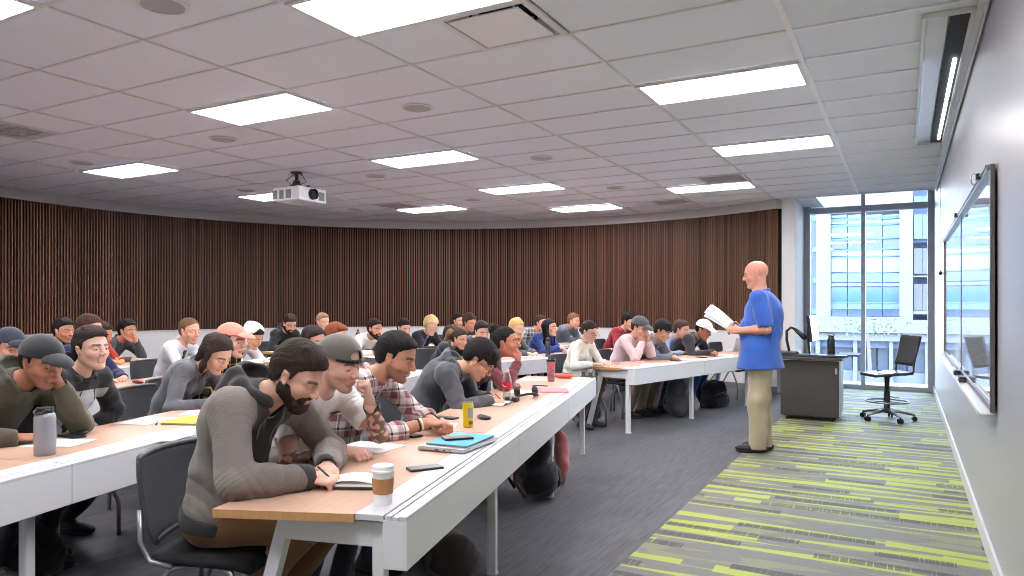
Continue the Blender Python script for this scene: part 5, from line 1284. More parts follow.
r = lay('pencil_pouch', 563, 378, h1+1.2, 'orange red pouch behind the tumbler at the end of the front table', 'pouch'); s = SDF(); s.ell((0, 0, 0.022), (0.05, 0.11, 0.024), k=0.01); s.bumps(0.003, 60, 2); sdf_object('body', s, 0.006, cloth((226, 96, 84)), r); m = MB(); m.tube([(0, -0.09, 0.042), (0, 0, 0.047), (0, 0.09, 0.042)], 0.003, 6); m.build('zip', DARKG, r)
papers(535, 380, h1+0.3, 'white sheets in front of the woman in maroon', 2); papers(527, 392, h1, 'white sheet between the headphones and the tumbler', 1)
r = lay('pen', 540, 386.5, h1+1.4, 'dark pen lying on the sheet before the tumbler', 'pen'); m = MB(); m.tube([(0, -0.07, 0.007), (0, 0.07, 0.007)], 0.0045, 8); m.build('barrel', BLACKP, r, smooth=True)
# --- second row, near wing
r = lay('steel_flask', 45, 454.5, 0, 'grey steel flask with black loop lid at the left of the second row', 'bottle')
m = MB(); m.lathe([(0, 0), (0.043, 0), (0.0455, 0.004), (0.0455, 0.175), (0.041, 0.190), (0.034, 0.196)], seg=36); m.build('body', principled('flask_grey', rgb((150, 152, 160)), 0.42, metal=0.3), r, auto=40)
m = MB(); m.lathe([(0.035, 0.194), (0.037, 0.200), (0.037, 0.218), (0.035, 0.221), (0, 0.221)], seg=28); m.build('lid', BLACKP, r, auto=40)
m = MB(); m.tube([(0.037, 0.0, 0.212), (0.042, -0.012, 0.214), (0.030, -0.034, 0.200), (0, -0.046, 0.192), (-0.030, -0.034, 0.200), (-0.042, -0.012, 0.214), (-0.037, 0.0, 0.212)], 0.0046, 8); m.build('carry_loop', principled('loop_grey', rgb((60, 62, 68)), 0.35), r, smooth=True)
phone(72, 437, h1+1.3, 'black phone right of the grey flask'); papers(58, 443, h1+0.2, 'white sheet under the phone beside the grey flask', 1)
r = lay('game_controller', 82, 434.5, h1+1.0, 'small black gadget next to the phone by the grey flask', 'gadget'); s = SDF(); s.ell((0, 0, 0.012), (0.03, 0.04, 0.013), k=0.01); sdf_object('case', s, 0.005, BLACKP, r)
papers(146, 421, h1+0.1, 'white sheet left of the lime folder', 1, w=0.22, d=0.28); papers(160, 437, h1+0.05, 'white sheet on the strip before the lime folder', 1); papers(205, 413, h1+0.3, 'white sheet behind the lime folder', 1)
pen(157, 423, h1+2.2, 'black pen on the sheet left of the lime folder')
r = lay('folder', 192, 421.5, h1+0.1, 'lime green folder beside the bearded man\'s back', 'folder'); sheet('cover', 0.22, 0.28, principled('kraft', rgb((150, 120, 90)), 0.8), r, z=0.001, th=0.008); sheet('pages', 0.21, 0.27, principled('lime_card', rgb((190, 228, 60)), 0.6), r, z=0.0105, th=0.002)
pen(181, 423, h1+0.9, 'dark pen along the edge of the lime folder')
# --- third and fourth rows
r = lay('glasses_case', 138, 383.5, h1+1.25, 'dark red glasses case on the third row table at the left', 'case'); s = SDF(); s.ell((0, 0, 0.014), (0.025, 0.085, 0.015), k=0.01); sdf_object('shell', s, 0.005, principled('red_case', rgb((128, 26, 36)), 0.4), r); m = MB(); m.box((0.0255, 0, 0.015), (0.003, 0.02, 0.006)); m.build('clasp', CHROME, r)
r = lay('book', 143, 361.5, h1+0.3, 'open book with dark cover at the man leaning on his elbow', 'book'); m = MB(); m.box((0, 0, 0.008), (0.2, 0.27, 0.012), 0.002); m.build('cover', DARKG, r); m = MB(); m.grid(lambda u, v: ((u-0.5)*0.19, (v-0.5)*0.26, 0.016+0.018*math.sin(v*PI)), 3, 8); solidify(m.build('pages', PAPER, r, smooth=True), 0.002, 0)
# --- front row, far wing
papers(655, 364.5, h2+0.1, 'white sheets before the man in the pale pink sweater', 2); papers(690, 359.5, h2, 'open papers before the man in the grey jacket', 3); papers(722, 354.8, h2+0.1, 'white sheets before the man in the white cap', 2)
for (px, py, lb, ln_) in ((617, 364.6, 'red booklet at the maple end of the far front table', 0.13), (640, 361.8, 'dark red wallet before the man in the pale pink sweater', 0.09)):
    r = lay('booklet', px, py, h2+0.3, lb, 'booklet'); m = MB(); m.box((0, 0, 0.008), (0.09, ln_+0.04, 0.014), 0.003); m.build('cover', principled('red_cover', rgb((196, 52, 62)), 0.5), r); m = MB(); m.box((0.002, 0, 0.008), (0.088, ln_+0.042, 0.009)); m.build('pages', PAPER, r)
phone(701, 357.5, h2+1.2, 'black phone on the far front table under the white cap man'); phone(712, 356.2, h2+1.5, 'black phone next to another, right of the table seam'); phone(676, 361, h2+1.3, 'dark phone by the grey jacket man\'s hand')
r = lay('laptop', 735, 351, h2+PI-0.3, 'open pale laptop on the far front table, left of the lecturer', 'laptop'); m = MB(); m.box((0, 0, 0.008), (0.22, 0.31, 0.014), 0.003); m.build('base', principled('laptop_silver2', rgb((190, 192, 196)), 0.3, metal=0.5), r)
m = MB(); m.box((-0.135, 0, 0.105), (0.008, 0.31, 0.21), 0.003, rot=Euler((0, -0.3, 0)).to_matrix()); ld = m.build('lid', principled('laptop_lid2', rgb((205, 208, 212)), 0.3, metal=0.4), r); m = MB(); m.box((-0.128, 0, 0.105), (0.003, 0.28, 0.18), rot=Euler((0, -0.3, 0)).to_matrix()); m.build('screen', principled('laptop_screen', rgb((120, 150, 180)), 0.2), ld)
# --- second row, far wing
r = lay('water_bottle', 548, 357, 0, 'smoky translucent water bottle before the woman in royal blue', 'bottle'); m = MB(); m.lathe([(0, 0), (0.034, 0), (0.036, 0.01), (0.034, 0.10), (0.036, 0.19), (0.028, 0.21), (0.022, 0.22)], seg=24); m.build('body', principled('smoke_plastic', rgb((70, 68, 92)), 0.15, alpha=0.8), r, smooth=True); m = MB(); m.lathe([(0.026, 0.218), (0.026, 0.25), (0.012, 0.26), (0, 0.262)], seg=20); m.build('cap', principled('cap_smoke', rgb((44, 42, 56)), 0.4), r, auto=40)
papers(530, 356.5, h2+0.2, 'white sheets before the blonde woman', 2); papers(565, 353.6, h2+0.1, 'white sheet by the hand of the woman in royal blue', 1)
papers(478, 362, h2, 'white sheet on the second row table behind the hooded writer', 1)
# --- third row, far wing
papers(434, 352, h2+0.1, 'white sheet under the suited blond man\'s hands', 1); papers(374, 357, h2, 'sheet on the maple table before the man in the white sweater', 1)
r = lay('soda_bottle', 358, 347.5, 0, 'dark cola bottle with red label on a far table by the white wall', 'bottle', z=TH+0.001); r.scale = (1.25, 1.25, 1.25); soda(r, None, RED, principled('cap_red', rgb((190, 30, 40)), 0.4), body=principled('cola', rgb((30, 14, 12)), 0.12, spec=0.7))

# ------------------------------------------------------------------ bags on the floor
def backpack(loc, rz, size, col, lb, strap=(30, 30, 34), extra=None):
    r = empty('backpack', (loc[0], loc[1], 0), rz); tag(r, lb, 'backpack'); w, d, h = size
    s = SDF(); s.cap((0, -w*0.22, h*0.30), (0, w*0.22, h*0.30), d*0.52, d*0.50, k=0.05); s.cap((-0.02, -w*0.20, h*0.72), (0, w*0.18, h*0.72), d*0.42, d*0.40, k=0.06); s.ell((d*0.35, 0, h*0.33), (d*0.3, w*0.33, h*0.24), k=0.04); s.bumps(0.010, 22, 3); s.bumps(0.004, 70, 4); s.half((0, 0, 0.004), (0, 0, 1), 0.02)
    b_ = sdf_object('body', s, 0.009, cloth(col), r)
    s = SDF(); s.ell((d*0.58, 0, h*0.28), (d*0.16, w*0.28, h*0.17), k=0.02); s.bumps(0.004, 60, 6); sdf_object('front_pocket', s, 0.008, cloth(tuple(min(255, c+14) for c in col)), b_)
    m = MB(); m.tube([(-0.02, -0.05, h*0.92), (-0.03, -0.03, h*1.02), (-0.03, 0.03, h*1.02), (-0.02, 0.05, h*0.92)], 0.009, 8); m.build('top_handle', cloth(strap), r, smooth=True)
    for q in (-1, 1):
        m = MB(); m.tube([(-d*0.35, w*0.15*q, h*0.9), (-d*0.7, w*0.24*q, h*0.6), (-d*0.72, w*0.30*q, h*0.3), (-d*0.45, w*0.32*q, h*0.08)], 0.013, 8); m.build('strap', cloth(strap), r, smooth=True)
    m = MB(); m.tube([(d*0.48, -w*0.30, h*0.50), (d*0.52, 0, h*0.60), (d*0.48, w*0.30, h*0.50)], 0.004, 6); m.build('zip', principled('zip', rgb((120, 110, 104)), 0.4, metal=0.5), b_, smooth=True)
    return r
p = at(541, 502, 0.0); bp = backpack((p.x-0.10, p.y+0.10), h1+0.5, (0.44, 0.26, 0.52), (22, 22, 26), 'black backpack with brown trim standing under the front table', strap=(110, 70, 52))
p = at(558, 490, 0.0); r = tag(empty('folded_jacket', (p.x-0.06, p.y+0.20, 0), h1), 'dusty pink jacket slumped behind the black backpack', 'jacket')
s = SDF(); s.ell((0.0, 0.0, 0.20), (0.06, 0.11, 0.20), k=0.03); s.cap((0.0, -0.02, 0.34), (-0.02, -0.10, 0.44), 0.05, 0.03, k=0.04); s.bumps(0.005, 30, 9); s.half((0, 0, 0.003), (0, 0, 1), 0.01); sdf_object('body', s, 0.009, cloth((190, 112, 108)), r)
p = at(690, 418, 0.0); backpack((p.x-0.15, p.y+0.15), h2+0.2, (0.46, 0.30, 0.50), (84, 86, 92), 'grey backpack standing under the far front table', strap=(60, 62, 66))
p = at(722, 410, 0.0); backpack((p.x-0.15, p.y+0.25), h2-0.3, (0.42, 0.26, 0.36), (24, 24, 28), 'black bag under the far front table by the blue jeans')
p = at(445, 571, 0.0); backpack((p.x-0.02, p.y+0.06), h1+0.8, (0.40, 0.24, 0.15), (58, 56, 52), 'dark olive bag on the floor under the nearest table', strap=(70, 66, 60))
p = at(592, 428, 0.0); backpack((p.x-0.18, p.y+0.25), h1+0.4, (0.38, 0.24, 0.46), (34, 42, 72), 'navy bag with straps beside the slanted leg of the far table', strap=(170, 172, 180))
p = at(30, 574, 0.0); backpack((p.x-0.10, p.y+0.02), h1+1.2, (0.46, 0.30, 0.22), (18, 18, 22), 'black bag with looped strap on the floor at the lower left')
# ------------------------------------------------------------------ special fabrics
def plaid_mat(c0, c1, c2, f=11.0):
    m = principled('plaid_cloth', rgb(c0), 0.85, spec=0.2, bump=(200, 0.2)); nt, b = base(m); v, x, y, z = coords(nt)
    def band(co, f, ph, w): return mth(nt, 'LESS_THAN', mth(nt, 'FRACT', mth(nt, 'MULTIPLY_ADD', co, f, ph)), w)
    h = mth(nt, 'ADD', y, mth(nt, 'MULTIPLY', x, 0.75))
    a = mth(nt, 'MULTIPLY', mth(nt, 'ADD', band(h, f, 0.1, 0.42), band(z, f, 0.4, 0.42)), 0.5)
    t = mth(nt, 'MULTIPLY', mth(nt, 'ADD', band(h, f, 0.62, 0.14), band(z, f, 0.9, 0.14)), 0.6)
    nt.links.new(mixc(nt, t, mixc(nt, a, rgb(c0), rgb(c1)), rgb(c2)), b.inputs['Base Color']); return m
def panel_mat(base_c, panel_c, fn):
    m = principled('panelled_cloth', rgb(base_c), 0.85, spec=0.2, bump=(200, 0.25), sheen=0.2); nt, b = base(m); v, x, y, z = coords(nt)
    nt.links.new(mixc(nt, fn(nt, v, x, y, z), rgb(base_c), rgb(panel_c)), b.inputs['Base Color']); return m
def letters(info, s, size, col, up=0.0, left=0.0, name='lettering'):
    top = info['top']; me = top.data; bvh = BVHTree.FromPolygons([v.co for v in me.vertices], [tuple(p.vertices) for p in me.polygons])
    o = text(s, size, principled('print', rgb(col), 0.7), name, top, Matrix.Identity(4), ext=0.0, bold=True)
    bm = bmesh.new(); bm.from_mesh(o.data); bmesh.ops.triangulate(bm, faces=bm.faces)
    for _ in range(2): bmesh.ops.subdivide_edges(bm, edges=[e for e in bm.edges if e.calc_length() > 0.008], cuts=1)
    fw, lat, tl = Vector(info['fw']), Vector(info['lat']), Vector(info['tl']); C = Vector(info['Ch'])+tl*up
    for v in bm.verts:
        st = C+lat*(v.co.x+left)+tl*v.co.y+fw*0.45; h, n_, i_, d_ = bvh.ray_cast(st, -fw)
        v.co = (h if h is not None else C+fw*0.15+lat*(v.co.x+left)+tl*v.co.y)+fw*0.0035
    bm.to_mesh(o.data); bm.free(); return o

# ------------------------------------------------------------------ seating people by the picture
LS = []
def seat(px, py, sec, k, label, hip=0.86, chair=None, turn=0.0, chturn=0.0, chback=-0.02, **a):
    """sit a person so that the head comes where the photo has it: search along the row, and lean to the right height"""
    n = N1 if sec == 1 else N2; hd = HEAD[sec]+math.radians(turn)
    lean = a.get('lean', 18); fixed = 'lean' in a
    ex = a.pop('scale', 1.0); a['scale'] = ex; Yb = 5.0
    for it in range(6):
        off = head_offset(dict(a, lean=lean)); c, s_ = math.cos(hd), math.sin(hd)
        best = None
        for st, rng in ((0.1, np.arange(-1, 13.5, 0.1)), (0.004, None)):
            if rng is None: rng = np.arange(best[1]-0.12, best[1]+0.12, st)
            for Y in rng:
                h = front(sec, k, Y)-n*hip; P = (h.x+off[0]*c-off[1]*s_, h.y+off[0]*s_+off[1]*c, off[2]); q = pix(P)
                if q[2] > 0.3 and (best is None or abs(q[0]-px) < best[0]): best = (abs(q[0]-px), Y, q, h)
        Yb = best[1]; q = best[2]; zt = EYE-(py-CY)/FPX*q[2]
        if fixed and it > 2: break
        if not fixed:
            lo, hi = 2.0, 46.0
            for _ in range(18):
                md = (lo+hi)/2
                if head_offset(dict(a, lean=md))[2] > zt: lo = md
                else: hi = md
            lean = (lo+hi)/2
    err = off[2]-zt
    if abs(err) > 0.012:
        a['scale'] = ex*max(0.90, min(1.08, 1-err/off[2]*1.0))
    a['lean'] = lean; h = best[3]; d = q[2]
    g = max(0.0030, min(0.0085, d*0.00105))
    for key in ('L', 'R'):
        if a.get(key) and 'at' in a[key] and not a[key].get('free'):
            x, y, dz = a[key]['at']; a[key] = dict(a[key], at=(x/a['scale'], y, (TH+dz)/a['scale']))
    info = person(label, (h.x, h.y), hd, g, **a)
    LS.append((label[:38], round(Yb, 2), round(d, 2), round(lean, 1), round(a['scale'], 3)))
    cl = chair or ('chair of the '+label)
    words = cl.split(); cl = ' '.join(words[:15])
    cp = h-Vector((math.cos(hd), math.sin(hd), 0))*chback
    put_chair(cp.x, cp.y, hd+math.radians(chturn), cl)
    return info
def W(x=0.54, y=-0.06, dz=0.035, **k): return dict(at=(x, y, dz), pose='pen', dir=(0.75, 0.5, -0.12), hint=(-0.1, -0.6, -0.7), **k)
def Rest(x=0.48, y=0.14, dz=0.03, **k):
    s = 1 if y > 0 else -1
    return dict(dict(at=(x, y, dz), pose='rest', dir=(0.55, -0.8*s, 0.0), hint=(-0.1, 0.6*s, -0.7)), **k)
def Chin(side, pose='fist', f=(0.075, 0.0, -0.145), **k): return dict(dict(face=f, pose=pose, dir=(0.1, -0.25*side, 1.0), nrm=(1.0, 0.3*side, 0.0), hint=(0.5, 0.35*side, -1.0)), **k)
DKB = (38, 28, 24); BLK = (24, 20, 20)
# foreground, front row
fgm = panel_mat((124, 116, 110), (60, 58, 58), lambda nt, v, x, y, z: mth(nt, 'MULTIPLY', mth(nt, 'LESS_THAN', mth(nt, 'ABSOLUTE', y), 0.105), mth(nt, 'GREATER_THAN', x, 0.10)))
P1 = seat(300, 379, 1, 0, 'bearded man in a grey zip hoodie writing at the nearest table end', hip=0.97, turn=-8, chturn=14, lean=15, chback=-0.02, scale=1.08, hunch=30, neckf=30, hoodk=1.3, headscale=0.99, kshift=0.15, pitch=31, yaw=8, gaze=20, eyeopen=0.0034, hair=(46, 34, 28), style='thick', beard=0.2, skin=(208, 164, 142),
     top='hoodie', topmat=fgm, hoodcol=(44, 42, 43), cuffcol=(56, 54, 54), hemcol=(54, 52, 52), open=1, inner=(70, 165, 205), pants=(122, 88, 56), wrinkle=1.0, shrug=0.0,
     feet={1: (0.1, 0.12), -1: (0.05, -0.08)},
     R=dict(at=(0.48, -0.06, 0.045), pose='pen', dir=(0.9, 0.35, -0.15), hint=(-0.35, -0.9, -0.35)), L=dict(at=(0.44, 0.10, 0.045), pose='rest', dir=(0.6, -0.75, 0.0), hint=(0.0, 0.8, -0.6)))
P2 = seat(340, 364, 1, 0, 'man in a white T-shirt and backwards cap with tattooed arms', headscale=1.02, hip=1.06, turn=-14, scale=1.02, hunch=9, neckf=12, pitch=14, yaw=0, hair=(60, 46, 38), style='crop', stubble=0.35, skin=(214, 168, 150), cap=dict(col=(98, 92, 86), back=True, strap=True, full=True, z=0.038, brim=0.05),
     top='tee', topcol=(228, 228, 226), ink=(-1, 1), pants=(44, 46, 54), L=dict(face=(0.175, 0.035, -0.13), pose='fist', dir=(-0.1, -0.1, 1.0), nrm=(0.9, 0.5, 0.0), hint=(0.7, 0.4, -1.0)), R=dict(at=(0.46, -0.04, 0.04), pose='hold', dir=(0.9, 0.1, -0.05), hint=(-0.2, -0.7, -0.6)))
letters(P2, 'TIA', 0.055, (30, 30, 32), up=0.07, left=0.085)
P3 = seat(397, 357, 1, 0, 'black-haired man in a maroon and white plaid shirt holding a pen', headscale=1.06, hip=1.04, scale=1.02, hunch=18, neckf=16, pitch=20, yaw=0, hair=(22, 20, 20), style='short', stubble=0.6, skin=(196, 140, 114), top='shirt', sleeve='rolled',
     topmat=plaid_mat((222, 216, 214), (142, 86, 92), (58, 52, 60), 11.0), open=0.6, inner=(34, 34, 38), pants=(50, 56, 72), R=dict(at=(0.57, -0.02, 0.07), pose='pen', dir=(0.85, 0.35, 0.05), hint=(-0.1, -0.5, -0.8)), L=dict(at=(0.60, 0.08, 0.05), pose='fist', dir=(0.8, -0.5, 0.0), hint=(-0.1, 0.8, -0.5)))
P4 = seat(480, 360, 1, 0, 'black-haired man with glasses in a dark grey hoodie writing head down', hip=1.02, hunch=26, neckf=22, pitch=42, yaw=0, hair=BLK, style='bangs', glasses=(30, 28, 34), skin=(206, 158, 130), top='hoodie', topcol=(78, 80, 86), pants=(40, 42, 50),
     R=W(0.56, -0.04), L=Rest(0.50, 0.12))
P5 = seat(506, 343, 1, 0, 'woman in a maroon sweater with a hair bun, chin on her hand', hip=1.04, fem=1, hunch=10, neckf=12, pitch=-4, yaw=0, hair=(28, 22, 22), style='bun', bunat=(-0.088, 0, 0.112), bunr=0.052, skin=(186, 118, 92), top='sweater', topcol=(112, 52, 62), pants=(34, 34, 42),
     R=Chin(-1, f=(0.085, -0.01, -0.150)), L=Rest(0.46, 0.12))
# front row beyond the aisle
seat(590, 332, 2, 0, 'woman in a cream sweater with glasses and low dark bun', scale=0.900, headscale=1.18, hip=0.92, chback=-0.10, fem=1, hunch=10, pitch=22, yaw=-8, hair=(44, 30, 28), style='bun', bunat=(-0.12, 0, -0.03), glasses=(90, 30, 34), skin=(218, 172, 152), top='sweater', topcol=(226, 224, 214), pants=(78, 70, 50), R=Rest(0.44, -0.14), L=Rest(0.46, 0.12))
seat(640, 328, 2, 0, 'person in a pale pink sweater and dark grey cap, hands at the chin', scale=0.965, headscale=1.18, hip=0.99, hunch=16, pitch=22, yaw=-5, hair=(50, 40, 36), style='crop', cap=dict(col=(84, 86, 88), brim=0.06), skin=(206, 156, 132), top='sweater', topcol=(222, 196, 200), pants=(132, 118, 98), R=Chin(-1, f=(0.10, -0.02, -0.13)), L=Chin(1, 'hold', f=(0.12, 0.05, -0.10)))
seat(663, 331, 2, 0, 'man in a grey denim jacket writing, left of the white cap', scale=0.965, headscale=1.18, hip=0.98, hunch=18, pitch=24, yaw=0, hair=(34, 30, 34), style='bangs', skin=(206, 156, 130), top='jacket', topcol=(112, 114, 126), collar=1, inner=(225, 225, 228), open=0.4, pants=(130, 120, 104), R=W(0.60, -0.10), L=Rest(0.52, 0.12))
seat(682, 330, 2, 0, 'person in a light blue shirt between the grey jacket and the white cap', scale=0.965, headscale=1.18, hip=1.26, hunch=12, pitch=12, yaw=0, hair=(70, 50, 42), style='short', skin=(214, 164, 146), top='shirt', topcol=(150, 166, 204), pants=(60, 80, 120), R=Rest(0.50, -0.12), L=Rest(0.50, 0.12))
pw = seat(704, 330, 2, 0, 'man in a white cap and black jacket writing at the far front table', scale=0.965, headscale=1.18, hip=0.98, hunch=18, pitch=24, yaw=-4, hair=(24, 22, 24), style='crop', cap=dict(col=(232, 232, 234), brim=0.06), skin=(168, 112, 88), top='jacket', topcol=(46, 46, 52), collar=1, inner=(70, 110, 190), open=0.7, pants=(44, 86, 150), R=W(0.56, -0.12), L=Rest(0.52, 0.14))
# second row, near wing
seat(42, 362, 1, 1, 'man in an olive hoodie and dark cap leaning his face on his hand', headscale=1.05, hip=1.06, scale=1.03, hunch=18, neckf=16, pitch=16, yaw=-8, hair=(30, 24, 22), style='crop', stubble=0.4, cap=dict(col=(46, 48, 50), brim=0.065, z=0.034), skin=(178, 122, 98), top='hoodie', topcol=(84, 80, 66), pants=(30, 32, 40),
     R=Rest(0.44, -0.16, 0.035), L=dict(face=(0.075, 0.055, -0.10), pose='rest', dir=(0.0, -0.35, 1.0), nrm=(0.8, 0.7, 0.0), hint=(0.6, 0.35, -1.0)))
gm = panel_mat((34, 34, 37), (176, 178, 184), lambda nt, v, x, y, z: mth(nt, 'MULTIPLY', mth(nt, 'MULTIPLY', mth(nt, 'LESS_THAN', mth(nt, 'ABSOLUTE', y), 0.18), mth(nt, 'GREATER_THAN', x, 0.06)), mth(nt, 'MULTIPLY', mth(nt, 'MULTIPLY', mth(nt, 'GREATER_THAN', z, 0.64), mth(nt, 'LESS_THAN', z, 0.95)),
      mth(nt, 'GREATER_THAN', noise(nt, comb(nt, 0.0, mth(nt, 'MULTIPLY', y, 14), mth(nt, 'ADD', mth(nt, 'MULTIPLY', z, 9), mth(nt, 'MULTIPLY', mth(nt, 'ABSOLUTE', y), 22))), 1.0, 2), 0.44))))
seat(92, 349, 1, 1, 'dark-haired man in a black hoodie with a pale grey chest print', headscale=1.06, hip=1.04, scale=0.97, hunch=8, neckf=6, pitch=-2, yaw=-10, gaze=2, eyeopen=0.0055, kshift=0.10, feet={1: (-0.08, 0.2), -1: (-0.1, 0.0)}, hair=(44, 34, 32), style='thick', stubble=0.12, skin=(218, 174, 156), top='hoodie', topmat=gm, hoodcol=(36, 36, 39), pants=(30, 32, 40), R=dict(at=(0.14, -0.14, -0.12), pose='rest', dir=(0.8, 0.5, -0.2)), L=dict(at=(0.14, 0.14, -0.12), pose='rest', dir=(0.8, -0.5, -0.2)))
seat(217, 354, 1, 1, 'woman in a grey quarter-zip with tied-back dark hair, reading head down', hip=1.04, fem=1, hunch=20, neckf=18, pitch=34, yaw=-10, hair=(48, 36, 34), style='long', hairlen=0.12, skin=(212, 164, 144), top='sweater', topcol=(94, 94, 102), collar=1, open=0.5, pants=(40, 42, 52), R=Rest(0.52, -0.16), L=Rest(0.52, 0.10))
seat(232, 341, 1, 1, 'woman in a peach baseball cap behind the quarter-zip woman', hip=1.26, fem=1, hunch=12, pitch=6, yaw=0, hair=(60, 44, 38), style='long', hairlen=0.16, cap=dict(col=(228, 144, 124), brim=0.075), skin=(214, 168, 150), top='sweater', topmat=plaid_mat((32, 30, 32), (30, 28, 30), (216, 168, 60), 14), pants=(40, 42, 52), R=Rest(0.60, -0.12), L=Rest(0.60, 0.12))
seat(314, 341, 1, 1, 'dark-haired woman half hidden behind the bearded man\'s head', hip=1.12, fem=1, hunch=14, pitch=14, yaw=-16, hair=(40, 28, 26), style='long', hairlen=0.12, skin=(206, 158, 140), top='sweater', topcol=(70, 60, 66), pants=(40, 42, 52), R=Rest(), L=Rest(y=0.12))
seat(337, 337, 1, 1, 'auburn-haired person just behind the backwards cap', hip=1.18, hunch=12, pitch=10, yaw=-5, hair=(122, 66, 40), style='short', skin=(216, 170, 150), top='sweater', topcol=(96, 100, 112), pants=(40, 42, 52), R=Rest(y=-0.12), L=Rest())
# third row, near wing
cam_ = principled('camo_cloth', rgb((120, 118, 108)), 0.9, vary=(30, 0.35))
seat(10, 347, 1, 2, 'person in a navy cap at the left edge, hand against the face', scale=0.965, headscale=1.18, hip=1.06, hunch=16, pitch=12, yaw=-15, hair=(30, 26, 26), style='crop', cap=dict(col=(48, 52, 66), brim=0.06), skin=(206, 152, 130), top='sweater', topmat=cam_, pants=(40, 42, 52), L=Rest(y=0.14), R=dict(face=(0.08, -0.04, -0.11), pose='rest', dir=(0.0, 0.3, 1.0), nrm=(0.8, -0.7, 0.0), hint=(0.6, -0.3, -1.0)))
seat(90, 330, 1, 2, 'brown-haired person in navy right behind the chest-print hoodie man', scale=0.965, headscale=1.18, hip=1.16, hunch=8, pitch=8, yaw=0, hair=(74, 48, 38), style='short', skin=(206, 150, 126), top='sweater', topcol=(36, 44, 84), pants=(40, 42, 52), R=Rest(y=-0.12), L=Rest())
P_ts = seat(190, 331, 1, 2, 'man in a white dress shirt and dark tie, turned towards the lecturer', scale=0.965, headscale=1.18, hip=1.08, hunch=14, pitch=8, yaw=-12, hair=(112, 82, 62), style='crop', stubble=0.3, skin=(216, 162, 136), top='shirt', topcol=(214, 218, 226), pants=(40, 42, 52), R=Rest(0.60, -0.10), L=Rest(0.60, 0.12))
P_wh = seat(254, 337, 1, 2, 'person in a white hood over a white jersey with red letters, head down', scale=0.965, headscale=1.18, hip=1.10, hunch=18, pitch=30, yaw=-10, hair=(30, 24, 24), style='short', hoodup=(232, 232, 234), skin=(204, 152, 126), top='hoodie', topcol=(228, 228, 230), pants=(60, 62, 70), R=Rest(0.60, -0.08), L=Rest(0.60, 0.12))
letters(P_wh, 'OS', 0.11, (150, 44, 52), up=0.0, left=-0.03)
# fourth row, near wing
seat(64, 331, 1, 3, 'black-haired man in a black jacket in profile before the slats at the left', scale=0.965, headscale=1.18, hip=1.14, hunch=10, pitch=6, yaw=-5, hair=(26, 22, 22), style='thick', stubble=0.3, skin=(200, 142, 116), top='jacket', topcol=(44, 44, 46), collar=1, pants=(40, 42, 52), R=Rest(0.55, -0.12), L=Rest(0.55, 0.12))
P_rs = seat(103, 334, 1, 3, 'person with red sleeves holding a yellow pencil, mostly hidden', scale=0.965, headscale=1.18, hip=1.10, hunch=14, pitch=18, yaw=0, hair=(60, 44, 36), style='short', skin=(214, 144, 108), top='sweater', topcol=(176, 62, 48), pants=(40, 42, 52), R=W(0.66, -0.10), L=Rest(0.62, 0.08))
seat(128, 331, 1, 3, 'black-haired man in a dark grey shirt with a hand at his mouth', scale=0.965, headscale=1.18, hip=1.10, hunch=12, pitch=4, yaw=-5, hair=(24, 21, 21), style='thick', skin=(204, 148, 122), top='shirt', topcol=(70, 72, 76), pants=(40, 42, 52), L=Chin(1, 'rest', f=(0.10, 0.02, -0.10)), R=Rest(0.58, -0.12))
# second row, far wing
seat(460, 339, 2, 1, 'person with a bushy brown ponytail behind the hooded writer', scale=0.930, headscale=1.18, hip=1.20, fem=1, hunch=12, pitch=14, yaw=0, hair=(52, 36, 30), style='pony', tailcol=(132, 98, 68), ponyat=(-0.24, 0, -0.17), skin=(206, 154, 130), top='sweater', topcol=(60, 60, 66), pants=(40, 42, 52), R=Rest(), L=Rest(y=0.12))
seat(517, 328, 2, 1, 'woman with long wavy blond hair in a grey jacket', scale=0.930, headscale=1.18, hip=1.08, fem=1, hunch=14, pitch=18, yaw=-5, hair=(212, 172, 112), style='wavy', hairlen=0.24, skin=(222, 178, 156), top='jacket', topcol=(84, 84, 90), pants=(40, 42, 52), R=W(0.60, -0.05), L=Rest(0.60, 0.12))
P_bj = seat(550, 328, 2, 1, 'black-haired woman in a royal blue jacket holding a pen', scale=0.930, headscale=1.18, hip=1.12, fem=1, hunch=10, pitch=-2, yaw=10, hair=(26, 22, 24), style='long', hairlen=0.20, skin=(216, 166, 140), top='jacket', topcol=(36, 60, 126), pants=(40, 42, 52), R=W(0.56, -0.02, 0.08), L=Rest(0.56, 0.16))
seat(629, 322, 2, 1, 'curly-haired man with glasses in a dark red sweater', hip=1.10, scale=1.004, hunch=12, pitch=16, yaw=-5, hair=(28, 22, 24), style='curly', glasses=(30, 28, 30), skin=(214, 164, 144), top='sweater', topcol=(146, 36, 50), headscale=1.12, pants=(40, 42, 52), R=Rest(0.54, -0.12), L=Rest(0.54, 0.12))
